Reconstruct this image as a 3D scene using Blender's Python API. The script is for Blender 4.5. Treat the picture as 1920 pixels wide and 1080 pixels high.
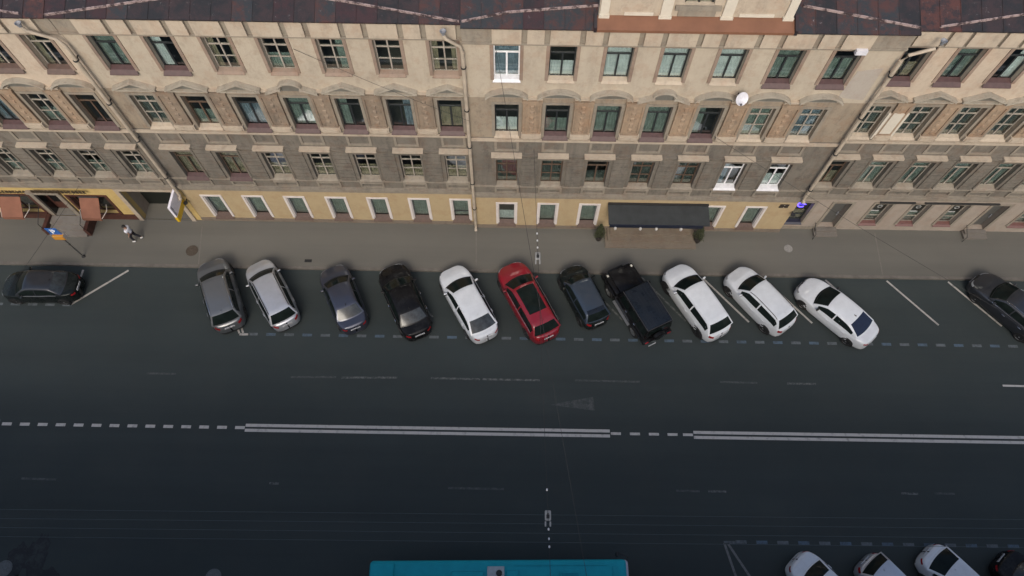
import bpy, bmesh, math, random
import numpy as np
from mathutils import Vector, Matrix

# ------------------------------------------------------------------ reset
for o in list(bpy.data.objects):
    bpy.data.objects.remove(o, do_unlink=True)
scene = bpy.context.scene
COL = scene.collection
random.seed(7)
R = math.radians

# ------------------------------------------------------------------ camera (drone, 34 m up, looking down at the far kerb)
FPX, CAM_H = 1300.0, 34.3
TILT = math.atan(625 / FPX)
ROLL = math.atan(10 / 625)
fw = Vector((0, math.sin(TILT), -math.cos(TILT)))
rt = Vector((1, 0, 0))
dn = Vector((0, -math.cos(TILT), -math.sin(TILT)))
ix = rt * math.cos(ROLL) - dn * math.sin(ROLL)
iy = rt * math.sin(ROLL) + dn * math.cos(ROLL)
CAMP = Vector((0, 0, CAM_H))
cam_d = bpy.data.cameras.new('camera')
cam = bpy.data.objects.new('camera', cam_d)
COL.objects.link(cam)
up, back = -iy, -fw
M = Matrix((ix, up, back)).transposed().to_4x4()
M.translation = CAMP
cam.matrix_world = M
cam_d.sensor_width = 36.0
cam_d.lens = 36.0 * FPX / 1920.0
cam_d.clip_end = 2000
scene.camera = cam

# ------------------------------------------------------------------ sky, sun, exposure
SUN_EL, SUN_AZ = R(42), R(183)          # azimuth clockwise from +Y
w = bpy.data.worlds.new('World')
scene.world = w
w.use_nodes = True
nt = w.node_tree
bg = nt.nodes['Background']
sky = nt.nodes.new('ShaderNodeTexSky')
sky.sky_type = 'NISHITA'
sky.sun_disc = False
sky.sun_elevation = SUN_EL
sky.sun_rotation = SUN_AZ
sky.air_density = 1.0
sky.dust_density = 4.0
sky.ozone_density = 1.0
hsv = nt.nodes.new('ShaderNodeHueSaturation')
hsv.inputs['Saturation'].default_value = 0.95      # overcast: the blue is veiled by cloud
nt.links.new(sky.outputs[0], hsv.inputs['Color'])
nt.links.new(hsv.outputs[0], bg.inputs[0])
bg.inputs[1].default_value = 0.15
sd = bpy.data.lights.new('sun', 'SUN')
sd.energy = 1.25
sd.angle = R(24)
sd.color = (1.0, 0.93, 0.82)
so = bpy.data.objects.new('sun', sd)
COL.objects.link(so)
sdir = Vector((math.sin(SUN_AZ) * math.cos(SUN_EL), math.cos(SUN_AZ) * math.cos(SUN_EL), math.sin(SUN_EL)))
so.rotation_euler = sdir.to_track_quat('Z', 'Y').to_euler()
so.location = (0, -30, 60)
vs = scene.view_settings
vs.view_transform = 'Standard'
vs.look = 'None'
vs.exposure = 0.26
vs.gamma = 1.0
scene.render.engine = 'CYCLES'

# ------------------------------------------------------------------ pixel helpers (directions only; distance from ground or wall)
def ray(px, py):
    return fw * FPX + ix * (px - 960) + iy * (py - 540)
def gp(px, py, z=0.0):
    d = ray(px, py)
    return CAMP + d * ((z - CAM_H) / d.z)
def fp(px, py, Y):
    d = ray(px, py)
    return CAMP + d * (Y / d.y)

# ------------------------------------------------------------------ materials
MAT = {}
def _nodes(name):
    m = bpy.data.materials.new(name)
    m.use_nodes = True
    return m, m.node_tree, m.node_tree.nodes['Principled BSDF']

def noise(nt, scale, detail=4, rough=0.6, stretch=None, offset=(0, 0, 0)):
    g = nt.nodes.new('ShaderNodeNewGeometry')
    mp = nt.nodes.new('ShaderNodeMapping')
    nt.links.new(g.outputs['Position'], mp.inputs['Vector'])
    mp.inputs['Location'].default_value = offset
    if stretch:
        mp.inputs['Scale'].default_value = stretch
    n = nt.nodes.new('ShaderNodeTexNoise')
    n.inputs['Scale'].default_value = scale
    n.inputs['Detail'].default_value = detail
    n.inputs['Roughness'].default_value = rough
    nt.links.new(mp.outputs[0], n.inputs['Vector'])
    return n.outputs['Fac']

def ramp(nt, fac, a, b):
    r = nt.nodes.new('ShaderNodeMapRange')
    r.inputs['From Min'].default_value = a
    r.inputs['From Max'].default_value = b
    nt.links.new(fac, r.inputs['Value'])
    return r.outputs[0]

def mixc(nt, fac, a, b):
    n = nt.nodes.new('ShaderNodeMix')
    n.data_type = 'RGBA'
    if isinstance(fac, float):
        n.inputs[0].default_value = fac
    else:
        nt.links.new(fac, n.inputs[0])
    for s, v in ((6, a), (7, b)):
        if isinstance(v, tuple):
            n.inputs[s].default_value = (*v, 1) if len(v) == 3 else v
        else:
            nt.links.new(v, n.inputs[s])
    return n.outputs[2]

def bump(nt, bsdf, fac, strength, dist=0.02):
    b = nt.nodes.new('ShaderNodeBump')
    b.inputs['Strength'].default_value = strength
    b.inputs['Distance'].default_value = dist
    nt.links.new(fac, b.inputs['Height'])
    nt.links.new(b.outputs[0], bsdf.inputs['Normal'])

def stucco(name, base, dark, amount=0.6, light=None, streak=0.5):
    if name in MAT: return MAT[name]
    m, nt, b = _nodes(name)
    big = ramp(nt, noise(nt, 0.55, 6, 0.65), 0.42, 0.68)
    st = ramp(nt, noise(nt, 1.6, 5, 0.6, (1.6, 1.6, 0.22), (3, 1, 7)), 0.48, 0.72)
    fine = ramp(nt, noise(nt, 7.0, 5, 0.7), 0.35, 0.75)
    c = mixc(nt, big, base, tuple(b_ * (1 - amount * 0.45) + d_ * amount * 0.45 for b_, d_ in zip(base, dark)))
    mul = nt.nodes.new('ShaderNodeMath'); mul.operation = 'MULTIPLY'
    nt.links.new(st, mul.inputs[0]); mul.inputs[1].default_value = streak
    c = mixc(nt, mul.outputs[0], c, dark)
    bl = ramp(nt, noise(nt, 1.3, 7, 0.75, None, (11, 5, 3)), 0.50, 0.60)
    mb_ = nt.nodes.new('ShaderNodeMath'); mb_.operation = 'MULTIPLY'
    nt.links.new(bl, mb_.inputs[0]); mb_.inputs[1].default_value = 0.65*amount
    c = mixc(nt, mb_.outputs[0], c, (base[0]*0.80, base[1]*0.66, base[2]*0.60))
    gr = ramp(nt, noise(nt, 2.4, 7, 0.8, (1, 1, 0.6), (1, 9, 4)), 0.51, 0.63)
    mg_ = nt.nodes.new('ShaderNodeMath'); mg_.operation = 'MULTIPLY'
    nt.links.new(gr, mg_.inputs[0]); mg_.inputs[1].default_value = 0.60*amount
    c = mixc(nt, mg_.outputs[0], c, tuple(d_*0.9 for d_ in dark))
    mul2 = nt.nodes.new('ShaderNodeMath'); mul2.operation = 'MULTIPLY'
    nt.links.new(fine, mul2.inputs[0]); mul2.inputs[1].default_value = 0.22
    c = mixc(nt, mul2.outputs[0], c, light or tuple(min(1, x * 1.25) for x in base))
    nt.links.new(c, b.inputs['Base Color'])
    b.inputs['Roughness'].default_value = 0.9
    b.inputs['Specular IOR Level'].default_value = 0.2
    bump(nt, b, noise(nt, 9, 6, 0.7), 0.35, 0.03)
    MAT[name] = m
    return m

def plain(name, col, rough=0.5, metal=0.0, spec=0.5, coat=0.0, var=0.12, vscale=6.0, emit=None):
    if name in MAT: return MAT[name]
    m, nt, b = _nodes(name)
    f = ramp(nt, noise(nt, vscale, 4, 0.6), 0.3, 0.7)
    c = mixc(nt, f, tuple(x * (1 - var) for x in col), tuple(min(1, x * (1 + var)) for x in col))
    nt.links.new(c, b.inputs['Base Color'])
    b.inputs['Roughness'].default_value = rough
    b.inputs['Metallic'].default_value = metal
    b.inputs['Specular IOR Level'].default_value = spec
    b.inputs['Coat Weight'].default_value = coat
    b.inputs['Coat Roughness'].default_value = 0.06
    if emit:
        b.inputs['Emission Color'].default_value = (*emit[0], 1)
        b.inputs['Emission Strength'].default_value = emit[1]
    MAT[name] = m
    return m

def worn(name, paint, under, lo, hi, scale=5.0):
    """road paint worn through to the asphalt"""
    if name in MAT: return MAT[name]
    m, nt, b = _nodes(name)
    n1 = noise(nt, scale, 6, 0.75)
    f = ramp(nt, n1, lo, hi)
    c = mixc(nt, f, paint, under)
    nt.links.new(c, b.inputs['Base Color'])
    b.inputs['Roughness'].default_value = 0.8
    MAT[name] = m
    return m

def glass_mat():
    m = bpy.data.materials.new('window_glass'); m.use_nodes = True
    nt = m.node_tree; nt.nodes.remove(nt.nodes['Principled BSDF'])
    out = nt.nodes['Material Output']
    tr = nt.nodes.new('ShaderNodeBsdfTransparent'); tr.inputs[0].default_value = (0.88, 0.93, 0.91, 1)
    gl = nt.nodes.new('ShaderNodeBsdfGlossy'); gl.inputs['Roughness'].default_value = 0.03
    lw = nt.nodes.new('ShaderNodeLayerWeight'); lw.inputs['Blend'].default_value = 0.35
    fr = nt.nodes.new('ShaderNodeMapRange'); fr.inputs['To Min'].default_value = 0.05; fr.inputs['To Max'].default_value = 0.55
    nt.links.new(lw.outputs['Facing'], fr.inputs['Value'])
    mx = nt.nodes.new('ShaderNodeMixShader')
    nt.links.new(fr.outputs[0], mx.inputs[0]); nt.links.new(tr.outputs[0], mx.inputs[1]); nt.links.new(gl.outputs[0], mx.inputs[2])
    nt.links.new(mx.outputs[0], out.inputs[0])
    return m
GLASS = glass_mat()

def asphalt(name, base, patch, warm):
    m, nt, b = _nodes(name)
    big = ramp(nt, noise(nt, 0.09, 5, 0.6, (1, 1.6, 1)), 0.38, 0.66)
    mid = ramp(nt, noise(nt, 0.55, 6, 0.7), 0.45, 0.7)
    lane = ramp(nt, noise(nt, 0.35, 4, 0.6, (0.06, 1.5, 1), (5, 2, 0)), 0.4, 0.68)
    fine = ramp(nt, noise(nt, 38, 3, 0.8), 0.3, 0.75)
    c = mixc(nt, big, base, patch)
    k = nt.nodes.new('ShaderNodeMath'); k.operation = 'MULTIPLY'; nt.links.new(lane, k.inputs[0]); k.inputs[1].default_value = 0.6
    c = mixc(nt, k.outputs[0], c, tuple(x * 0.72 for x in base))
    k = nt.nodes.new('ShaderNodeMath'); k.operation = 'MULTIPLY'; nt.links.new(mid, k.inputs[0]); k.inputs[1].default_value = 0.25
    c = mixc(nt, k.outputs[0], c, warm)
    k = nt.nodes.new('ShaderNodeMath'); k.operation = 'MULTIPLY'; nt.links.new(fine, k.inputs[0]); k.inputs[1].default_value = 0.42
    c = mixc(nt, k.outputs[0], c, tuple(x * 1.5 for x in base))
    nt.links.new(c, b.inputs['Base Color'])
    b.inputs['Roughness'].default_value = 0.85
    b.inputs['Specular IOR Level'].default_value = 0.25
    bump(nt, b, noise(nt, 45, 3, 0.8), 0.25, 0.01)
    return m

def roofmat(name, base, other, spots=True):
    if name in MAT: return MAT[name]
    m, nt, b = _nodes(name)
    f = ramp(nt, noise(nt, 1.6, 7, 0.8), 0.44, 0.58)
    c = mixc(nt, f, base, other)
    g = ramp(nt, noise(nt, 4.5, 6, 0.85, None, (9, 4, 2)), 0.62, 0.70)
    c = mixc(nt, g, c, (0.22, 0.2, 0.2))
    nt.links.new(c, b.inputs['Base Color'])
    b.inputs['Roughness'].default_value = 0.55
    b.inputs['Metallic'].default_value = 0.0
    bump(nt, b, noise(nt, 2.2, 5, 0.7), 0.3, 0.05)
    MAT[name] = m
    return m

# ------------------------------------------------------------------ mesh helpers
class MB:
    def __init__(s): s.v, s.f, s.m = [], [], []
    def quad(s, a, b, c, d, mi=0):
        n = len(s.v); s.v += [tuple(a), tuple(b), tuple(c), tuple(d)]; s.f.append((n, n+1, n+2, n+3)); s.m.append(mi); return s
    def box(s, x0, x1, y0, y1, z0, z1, mi=0):
        n = len(s.v)
        s.v += [(x0,y0,z0),(x1,y0,z0),(x1,y1,z0),(x0,y1,z0),(x0,y0,z1),(x1,y0,z1),(x1,y1,z1),(x0,y1,z1)]
        for f in ((0,3,2,1),(4,5,6,7),(0,1,5,4),(1,2,6,5),(2,3,7,6),(3,0,4,7)):
            s.f.append(tuple(n+i for i in f)); s.m.append(mi)
        return s
    def prism(s, poly, y0, y1, mi=0):
        """poly in XZ (counter-clockwise seen from -Y), extruded from y0 (front) to y1"""
        n = len(s.v); k = len(poly)
        s.v += [(x, y0, z) for x, z in poly] + [(x, y1, z) for x, z in poly]
        s.f.append(tuple(range(n, n+k))); s.m.append(mi)
        s.f.append(tuple(range(n+2*k-1, n+k-1, -1))); s.m.append(mi)
        for i in range(k):
            j = (i+1) % k
            s.f.append((n+i, n+k+i, n+k+j, n+j)); s.m.append(mi)
        return s
    def hexa(s, P, mi=0):
        """8 corners: bottom 4 ccw, top 4 ccw"""
        n = len(s.v); s.v += [tuple(p) for p in P]
        for f in ((0,3,2,1),(4,5,6,7),(0,1,5,4),(1,2,6,5),(2,3,7,6),(3,0,4,7)):
            s.f.append(tuple(n+i for i in f)); s.m.append(mi)
        return s
    def tube(s, pts, r, k=8, mi=0, cap=True):
        pts = [Vector(p) for p in pts]; n0 = len(s.v)
        rr = r if isinstance(r, (list, tuple)) else [r]*len(pts)
        for i, p in enumerate(pts):
            t = (pts[min(i+1, len(pts)-1)] - pts[max(i-1, 0)]).normalized()
            a = Vector((0,0,1)) if abs(t.z) < 0.9 else Vector((1,0,0))
            u = t.cross(a).normalized(); v = t.cross(u)
            for j in range(k):
                an = 2*math.pi*j/k
                s.v.append(tuple(p + u*math.cos(an)*rr[i] + v*math.sin(an)*rr[i]))
        for i in range(len(pts)-1):
            for j in range(k):
                s.f.append((n0+i*k+j, n0+i*k+(j+1)%k, n0+(i+1)*k+(j+1)%k, n0+(i+1)*k+j)); s.m.append(mi)
        if cap:
            s.f.append(tuple(range(n0+k-1, n0-1, -1))); s.m.append(mi)
            e = n0+(len(pts)-1)*k
            s.f.append(tuple(range(e, e+k))); s.m.append(mi)
        return s
    def grid(s, G, skirt=0.0, inward=None, mi=0):
        """G[i][j] points; optional skirt of depth along -normals so the sheet has thickness"""
        ni, nj = len(G), len(G[0]); n0 = len(s.v)
        for row in G:
            for p in row: s.v.append(tuple(p))
        for i in range(ni-1):
            for j in range(nj-1):
                s.f.append((n0+i*nj+j, n0+(i+1)*nj+j, n0+(i+1)*nj+j+1, n0+i*nj+j+1)); s.m.append(mi)
        if skirt:
            loop = [(i,0) for i in range(ni)] + [(ni-1,j) for j in range(1,nj)] + [(i,nj-1) for i in range(ni-2,-1,-1)] + [(0,j) for j in range(nj-2,0,-1)]
            n1 = len(s.v)
            for (i,j) in loop:
                s.v.append(tuple(Vector(G[i][j]) - inward(i,j)*skirt))
            k = len(loop)
            for q in range(k):
                a, b = loop[q], loop[(q+1)%k]
                s.f.append((n0+a[0]*nj+a[1], n1+q, n1+(q+1)%k, n0+b[0]*nj+b[1])); s.m.append(mi)
        return s
    def mesh(s, name, *mats, smooth=False):
        me = bpy.data.meshes.new(name)
        me.from_pydata(s.v, [], s.f)
        for m in mats: me.materials.append(m)
        for p, mi in zip(me.polygons, s.m):
            p.material_index = mi
        if smooth:
            me.polygons.foreach_set('use_smooth', [True]*len(me.polygons))
        me.update()
        return me
    def build(s, name, mat, parent=None, smooth=False, loc=None):
        mats = mat if isinstance(mat, (list, tuple)) else [mat]
        return put(name, s.mesh(name, *mats, smooth=smooth), parent, loc)

def put(name, mesh, parent=None, loc=None, rz=0.0):
    o = bpy.data.objects.new(name, mesh)
    COL.objects.link(o)
    if parent: o.parent = parent
    if loc is not None: o.location = loc
    if rz: o.rotation_euler[2] = rz
    return o
def tag(o, label, cat, group=None):
    o['label'] = label; o['category'] = cat
    if group: o['group'] = group
    return o
def thing(name, label, cat, loc=(0,0,0), rz=0.0, group=None):
    return tag(put(name, None, None, loc, rz), label, cat, group)
def structure(o): o['kind'] = 'structure'; return o
def sharp(o, angle=40):
    me = o.data
    me.polygons.foreach_set('use_smooth', [True]*len(me.polygons))
    try: me.set_sharp_from_angle(angle=R(angle))
    except Exception: pass
    return o
def bevel_box(dx, dy, dz, r, seg=2):
    bm = bmesh.new(); bmesh.ops.create_cube(bm, size=1.0)
    bmesh.ops.scale(bm, vec=(dx,dy,dz), verts=bm.verts)
    bmesh.ops.bevel(bm, geom=list(bm.edges), offset=r, segments=seg, profile=0.5, affect='EDGES')
    return bm
def bm_obj(name, bm, mat, parent=None, loc=None, smooth=True, rz=0.0):
    me = bpy.data.meshes.new(name); bm.to_mesh(me); bm.free(); me.materials.append(mat)
    o = put(name, me, parent, loc, rz)
    if smooth: sharp(o, 35)
    return o
def lathe(name, prof, mat, parent=None, loc=None, k=24, axis='z', smooth=True):
    mb = MB(); n = len(prof)
    for r_, h in prof:
        for j in range(k):
            a = 2*math.pi*j/k; c, s_ = math.cos(a)*r_, math.sin(a)*r_
            mb.v.append((c, s_, h) if axis == 'z' else (c, h, s_))
    for i in range(n-1):
        for j in range(k):
            q = (i*k+j, i*k+(j+1)%k, (i+1)*k+(j+1)%k, (i+1)*k+j)
            mb.f.append(q if axis == 'z' else q[::-1]); mb.m.append(0)
    mb.f.append(tuple(range(k-1,-1,-1))); mb.m.append(0)
    mb.f.append(tuple((n-1)*k+j for j in range(k))); mb.m.append(0)
    o = mb.build(name, mat, parent, loc=loc)
    return sharp(o, 35) if smooth else o

# ------------------------------------------------------------------ ground, road, pavements
KERB, CENTRE, BAY = 17.40, 8.52, 13.53
KERB2 = 2*CENTRE - KERB
GROUND_M = plain('city_ground', (0.09, 0.085, 0.08), 0.95)
structure(MB().box(-300, 300, -300, 300, -0.6, -0.2).build('ground', GROUND_M))
ROAD_M = asphalt('road_asphalt', (0.0360, 0.0455, 0.0455), (0.047, 0.0575, 0.0565), (0.058, 0.060, 0.054))
road = structure(MB().box(-90, 90, KERB2, KERB, -0.15, 0.0).build('road', ROAD_M))
PAV_M = asphalt('pavement_asphalt', (0.120, 0.115, 0.100), (0.142, 0.136, 0.118), (0.150, 0.135, 0.116))
SWZ = 0.13
structure(MB().box(-90, 90, KERB+0.16, 22.5, -0.15, SWZ).build('pavement', PAV_M))
structure(MB().box(-90, 90, -6.0, KERB2-0.16, -0.15, SWZ).build('pavement', PAV_M))
KERB_M = plain('kerb_granite', (0.142, 0.130, 0.112), 0.85, var=0.2, vscale=3)
for (a, b, sgn) in ((KERB, KERB+0.16, 1), (KERB2-0.16, KERB2, -1)):
    k = structure(put('kerb', None))
    st = MB().box(-0.495, 0.495, a+0.002, b-0.002, -0.15, SWZ+0.012).mesh('kerb_stone', KERB_M)
    structure(k)
    for i in range(-34, 34):
        put('kerb_stone', st, k, (i+0.5, 0, 0))

def sheet(name, pts, mat, z=0.004, parent=road, t=0.003):
    """flat marking with the given outline"""
    mb = MB(); n = len(pts)
    mb.v += [(p[0], p[1], z) for p in pts] + [(p[0], p[1], z-t) for p in pts]
    mb.f.append(tuple(range(n))); mb.m.append(0)
    for i in range(n):
        j = (i+1) % n; mb.f.append((i, n+i, n+j, j)); mb.m.append(0)
    me = mb.mesh(name, mat)
    bm = bmesh.new(); bm.from_mesh(me); bmesh.ops.recalc_face_normals(bm, faces=bm.faces); bm.to_mesh(me); bm.free()
    return put(name, me, parent)
def strip(name, a, b, wd, mat, **k):
    a, b = Vector((a[0], a[1])), Vector((b[0], b[1])); d = (b-a).normalized(); n = Vector((-d.y, d.x))*wd/2
    return sheet(name, [a-n, b-n, b+n, a+n], mat, **k)

ASP = (0.040, 0.049, 0.048)
LINE = worn('white_line_paint', (0.50, 0.48, 0.45), (0.20, 0.19, 0.18), 0.52, 0.75, 3.0)
BAYL = worn('bay_line_paint', (0.40, 0.38, 0.35), (0.10, 0.10, 0.095), 0.5, 0.72, 4.0)
BAYF = worn('dull_bay_paint', (0.16,0.16,0.155), (0.06,0.066,0.066), 0.48, 0.70, 4.0)
BLUE = worn('blue_dash_paint', (0.085, 0.128, 0.175), ASP, 0.42, 0.72, 3.5)
PALE = worn('pale_dash_paint', (0.125, 0.142, 0.152), ASP, 0.42, 0.72, 3.5)
FADE = worn('faded_lane_paint', (0.15, 0.155, 0.15), ASP, 0.40, 0.58, 6.0)
FADE2 = worn('very_faded_paint', (0.088, 0.094, 0.092), ASP, 0.38, 0.58, 5.0)

# centre line: double solid, short dashes, double solid
for x0, x1 in ((-13.2, 5.0), (9.18, 45.0), (-45, -25.5)):
    for s in (-1, 1):
        strip('centre_line', (x0, CENTRE+s*0.125), (x1, CENTRE+s*0.125), 0.15, LINE)
x = -25.1
while x < -13.3:
    strip('centre_dash', (x-0.24, CENTRE), (x+0.24, CENTRE), 0.15, LINE); x += 0.895
for x in (5.3, 6.25, 7.2, 8.13, 8.9):
    strip('centre_dash', (x-0.25, CENTRE), (x+0.25, CENTRE), 0.13, LINE)
# parking edge dashes, white and blue by turns
x, i = -13.7, 0
while x < 34:
    strip('parking_dash', (x-0.25, BAY), (x+0.25, BAY), 0.15, BLUE if i % 2 else PALE); x += 0.96; i += 1
for i in range(10):
    xx = -24.0 - i*0.93
    strip('parking_dash', (xx-0.25, 15.05), (xx+0.25, 15.05), 0.14, PALE)
x, i = 10.9, 0
while x < 34:
    strip('parking_dash', (x-0.26, 3.5), (x+0.26, 3.5), 0.15, BLUE if i % 2 else PALE); x += 0.98; i += 1
# bay lines
a0 = gp(1662, 525); a1 = gp(1760, 610); d = a1 - a0
for k in range(-8, 4):
    xx = a0.x + k*3.4
    if xx > -14.6:
        strip('bay_line', (xx, 17.3), (xx + d.x, 14.68), 0.10, BAYL if k >= -3 else FADE)
def poly_px(name, pxs, wd, mat):
    P = [gp(*p) for p in pxs]
    for a, b in zip(P, P[1:]): strip(name, (a.x, a.y), (b.x, b.y), wd, mat)
poly_px('bay_end_line', [(131, 572), (241, 507)], 0.11, BAYL)
poly_px('bay_end_line', [(134, 570), (156, 506)], 0.11, BAYL)
poly_px('bay_end_line', [(449, 625), (436, 590)], 0.10, BAYL)
poly_px('bay_end_line', [(456, 624), (444, 590)], 0.10, BAYL)
poly_px('bay_end_line', [(449, 627), (468, 627)], 0.12, BAYL)
poly_px('bay_end_line', [(1358, 1018), (1383, 1090)], 0.11, BAYF)
poly_px('bay_end_line', [(1364, 1018), (1412, 1090)], 0.11, BAYF)
poly_px('bay_end_line', [(1357, 1017), (1381, 1017)], 0.13, PALE)
# faded lane marks
for a, b, m in (((545,707),(630,707),FADE2),((640,708),(745,708),FADE),((808,709),(900,711),FADE),((905,711),(1012,713),FADE),
                ((1078,713),(1200,716),FADE2),((1350,716),(1420,718),FADE2),((1476,719),(1530,720),FADE),((1880,723),(1960,725),LINE),
                ((275,700),(330,701),FADE2),((40,897),(105,899),FADE2),((505,906),(523,907),FADE),((840,915),(945,917),FADE2),
                ((1268,920),(1312,921),FADE2),((1328,921),(1362,922),FADE),((1690,925),(1722,926),FADE),((1752,925),(1790,926),FADE2)):
    p, q = gp(*a), gp(*b); strip('lane_dash', (p.x, p.y), (q.x, q.y), 0.10, m)
P = [gp(*p) for p in ((1030,759),(1112,744),(1115,770))]
sheet('turn_arrow', [(p.x, p.y) for p in P], FADE2)
# dark blotches, stains and repairs on the asphalt
ST1 = worn('dark_blotch_colour', (0.016, 0.019, 0.022), (0.034, 0.042, 0.042), 0.50, 0.62, 1.5)  # mottled dark colour for the ragged sheets laid on the asphalt
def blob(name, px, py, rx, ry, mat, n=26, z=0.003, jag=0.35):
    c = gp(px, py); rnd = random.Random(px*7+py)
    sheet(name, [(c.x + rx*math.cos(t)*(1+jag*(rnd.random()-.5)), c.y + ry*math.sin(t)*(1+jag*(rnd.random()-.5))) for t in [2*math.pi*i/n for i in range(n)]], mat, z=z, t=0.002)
blob('dark_blotch', 70, 1045, 0.45, 1.0, ST1, jag=0.5, n=40)
blob('dark_blotch', 33, 1050, 0.5, 0.7, ST1, jag=0.5, n=40, z=0.006)
blob('dark_blotch', 88, 1082, 0.5, 0.4, ST1, jag=0.5, n=40, z=0.009)
ST2 = worn('rusty_stain', (0.041, 0.037, 0.035), (0.033, 0.040, 0.038), 0.42, 0.62, 2.0)
PIP = plain('litter_white', (0.5, 0.5, 0.48), 0.8)
PSEAM = worn('pavement_seam_fill', (0.155, 0.145, 0.125), (0.125, 0.115, 0.10), 0.45, 0.65, 4.0)
pav = [o for o in COL.objects if o.name == 'pavement'][0]
for a, b in (((893,432),(893,500)), ((379,425),(372,498)), ((1640,436),(1655,515))):
    p, q = gp(*a, SWZ), gp(*b, SWZ); strip('pavement_seam', (p.x, p.y), (q.x, q.y), 0.07, PSEAM, z=SWZ+0.004, parent=pav)
def manhole(px, py, r, label, z, col, nm):
    c = gp(px, py, z)
    t = thing('manhole_cover', label, 'manhole cover', (c.x, c.y, z))
    m = plain(nm, col, 0.7, var=0.25, vscale=12)
    lathe('lid', [(r*0.86, 0.002), (r*0.86, 0.012), (0.001, 0.014)], m, t)
    rim = lathe('rim', [(r, 0.001), (r, 0.010), (r*0.90, 0.012), (r*0.88, 0.004)], m, t)
    for i in range(-2, 3):
        h = math.sqrt(max(0.02, (r*0.75)**2 - (i*r*0.3)**2))
        MB().box(-h, h, i*r*0.3-0.02, i*r*0.3+0.02, 0.011, 0.018).build('ridge', m, t)
manhole(360, 470, 0.34, 'round brown manhole cover on the pavement near the gateway', SWZ, (0.075, 0.058, 0.042), 'manhole_brown')
manhole(400, 1082, 0.36, 'pale round manhole cover in the road at the bottom edge left of the bus', 0.0, (0.12, 0.13, 0.13), 'manhole_pale')
manhole(8, 1066, 0.36, 'pale round manhole cover in the road in the bottom left corner', 0.0, (0.12, 0.13, 0.13), 'manhole_pale')
c = gp(578, 489, SWZ)
g = thing('drain_grate', 'small dark drain grate in the pavement behind the parked cars', 'drain', (c.x, c.y, SWZ))
DKM = plain('dark_iron', (0.02, 0.02, 0.02), 0.7)
MB().box(-0.2, 0.2, -0.09, 0.09, 0.001, 0.008).build('grate_plate', DKM, g)
for i in range(5): MB().box(-0.17+i*0.075, -0.13+i*0.075, -0.07, 0.07, 0.009, 0.02).build('bar', DKM, g)

# ------------------------------------------------------------------ building materials
S_TOP = stucco('cream_stucco', (0.415, 0.362, 0.285), (0.24, 0.2, 0.155), 0.55, streak=0.30)
S_TOP2 = stucco('pink_cream_stucco', (0.46, 0.385, 0.3), (0.27, 0.225, 0.18), 0.5, streak=0.28)
S_MID = stucco('tan_stucco', (0.29, 0.24, 0.18), (0.13, 0.115, 0.095), 0.8, streak=0.45)
S_PIL = stucco('ochre_pilaster_stucco', (0.31, 0.235, 0.165), (0.13, 0.11, 0.09), 0.9, (0.5, 0.33, 0.2), streak=0.6)
S_PILB = stucco('grimy_pilaster_stucco', (0.25,0.20,0.15), (0.11,0.095,0.08), 1.0, (0.38,0.26,0.17), streak=0.6)
S_LOW = stucco('sooty_stucco', (0.172, 0.155, 0.130), (0.08, 0.075, 0.066), 0.9, streak=0.5)
S_TRIM = stucco('pale_trim_stucco', (0.43, 0.365, 0.285), (0.22, 0.19, 0.155), 0.6, streak=0.3)
S_PED = stucco('weathered_head_stucco', (0.36,0.325,0.265), (0.15,0.135,0.11), 0.7, streak=0.35)
S_TYMP = stucco('grey_tympanum_stucco', (0.15,0.148,0.13), (0.09,0.085,0.075), 0.6, streak=0.3)
S_TRIM2 = stucco('dusty_trim_stucco', (0.26, 0.23, 0.185), (0.13, 0.115, 0.098), 0.7, streak=0.45)
S_SUR = stucco('brown_surround_stucco', (0.27, 0.205, 0.16), (0.15, 0.12, 0.1), 0.8, streak=0.45)
S_YEL = stucco('yellow_stucco', (0.40, 0.315, 0.19), (0.33, 0.25, 0.15), 0.5, streak=0.25)
S_YEL2 = stucco('bright_yellow_stucco', (0.5, 0.37, 0.15), (0.36, 0.27, 0.13), 0.5, streak=0.2)
S_PINK = stucco('grey_pink_stucco', (0.32, 0.275, 0.23), (0.21, 0.185, 0.16), 0.5, streak=0.3)
S_PLINTH = stucco('plinth_stone', (0.20, 0.165, 0.13), (0.11, 0.10, 0.085), 0.7, streak=0.2)
S_WHITE = stucco('whitewashed_surround', (0.62, 0.58, 0.56), (0.42, 0.38, 0.36), 0.4, streak=0.2)
S_PATCH = stucco('grey_plaster_repair', (0.36, 0.325, 0.28), (0.28, 0.25, 0.22), 0.4, streak=0.15)
S_LIGHT = stucco('fresh_plaster', (0.54, 0.50, 0.42), (0.42, 0.38, 0.32), 0.3, streak=0.12)
SILL_R = plain('maroon_metal_sill', (0.068, 0.036, 0.035), 0.5, var=0.2)
SILL_B = plain('brown_metal_sill', (0.085, 0.052, 0.040), 0.5, var=0.2)
SILL_W = plain('white_metal_sill', (0.58, 0.58, 0.60), 0.4)
F_WHITE = plain('white_window_frame', (0.78, 0.78, 0.80), 0.4)
F_DARK = plain('dark_window_frame', (0.022, 0.026, 0.028), 0.45)
F_OLD = plain('weathered_window_frame', (0.30, 0.27, 0.23), 0.7, var=0.3)
F_BROWN = plain('brown_window_frame', (0.10, 0.065, 0.045), 0.6, var=0.2)
ROOM = plain('dim_room', (0.12, 0.115, 0.10), 0.9)
CURT = [plain('curtain_white', (0.72, 0.75, 0.78), 0.9, vscale=3), plain('curtain_grey_green', (0.24, 0.29, 0.27), 0.9, var=0.25, vscale=3),
        plain('curtain_beige', (0.34, 0.28, 0.2), 0.9, var=0.3, vscale=3), plain('curtain_dark', (0.10, 0.115, 0.11), 0.9, var=0.4, vscale=2),
        plain('curtain_blue_grey', (0.22, 0.27, 0.34), 0.9, var=0.3, vscale=3)]
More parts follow.
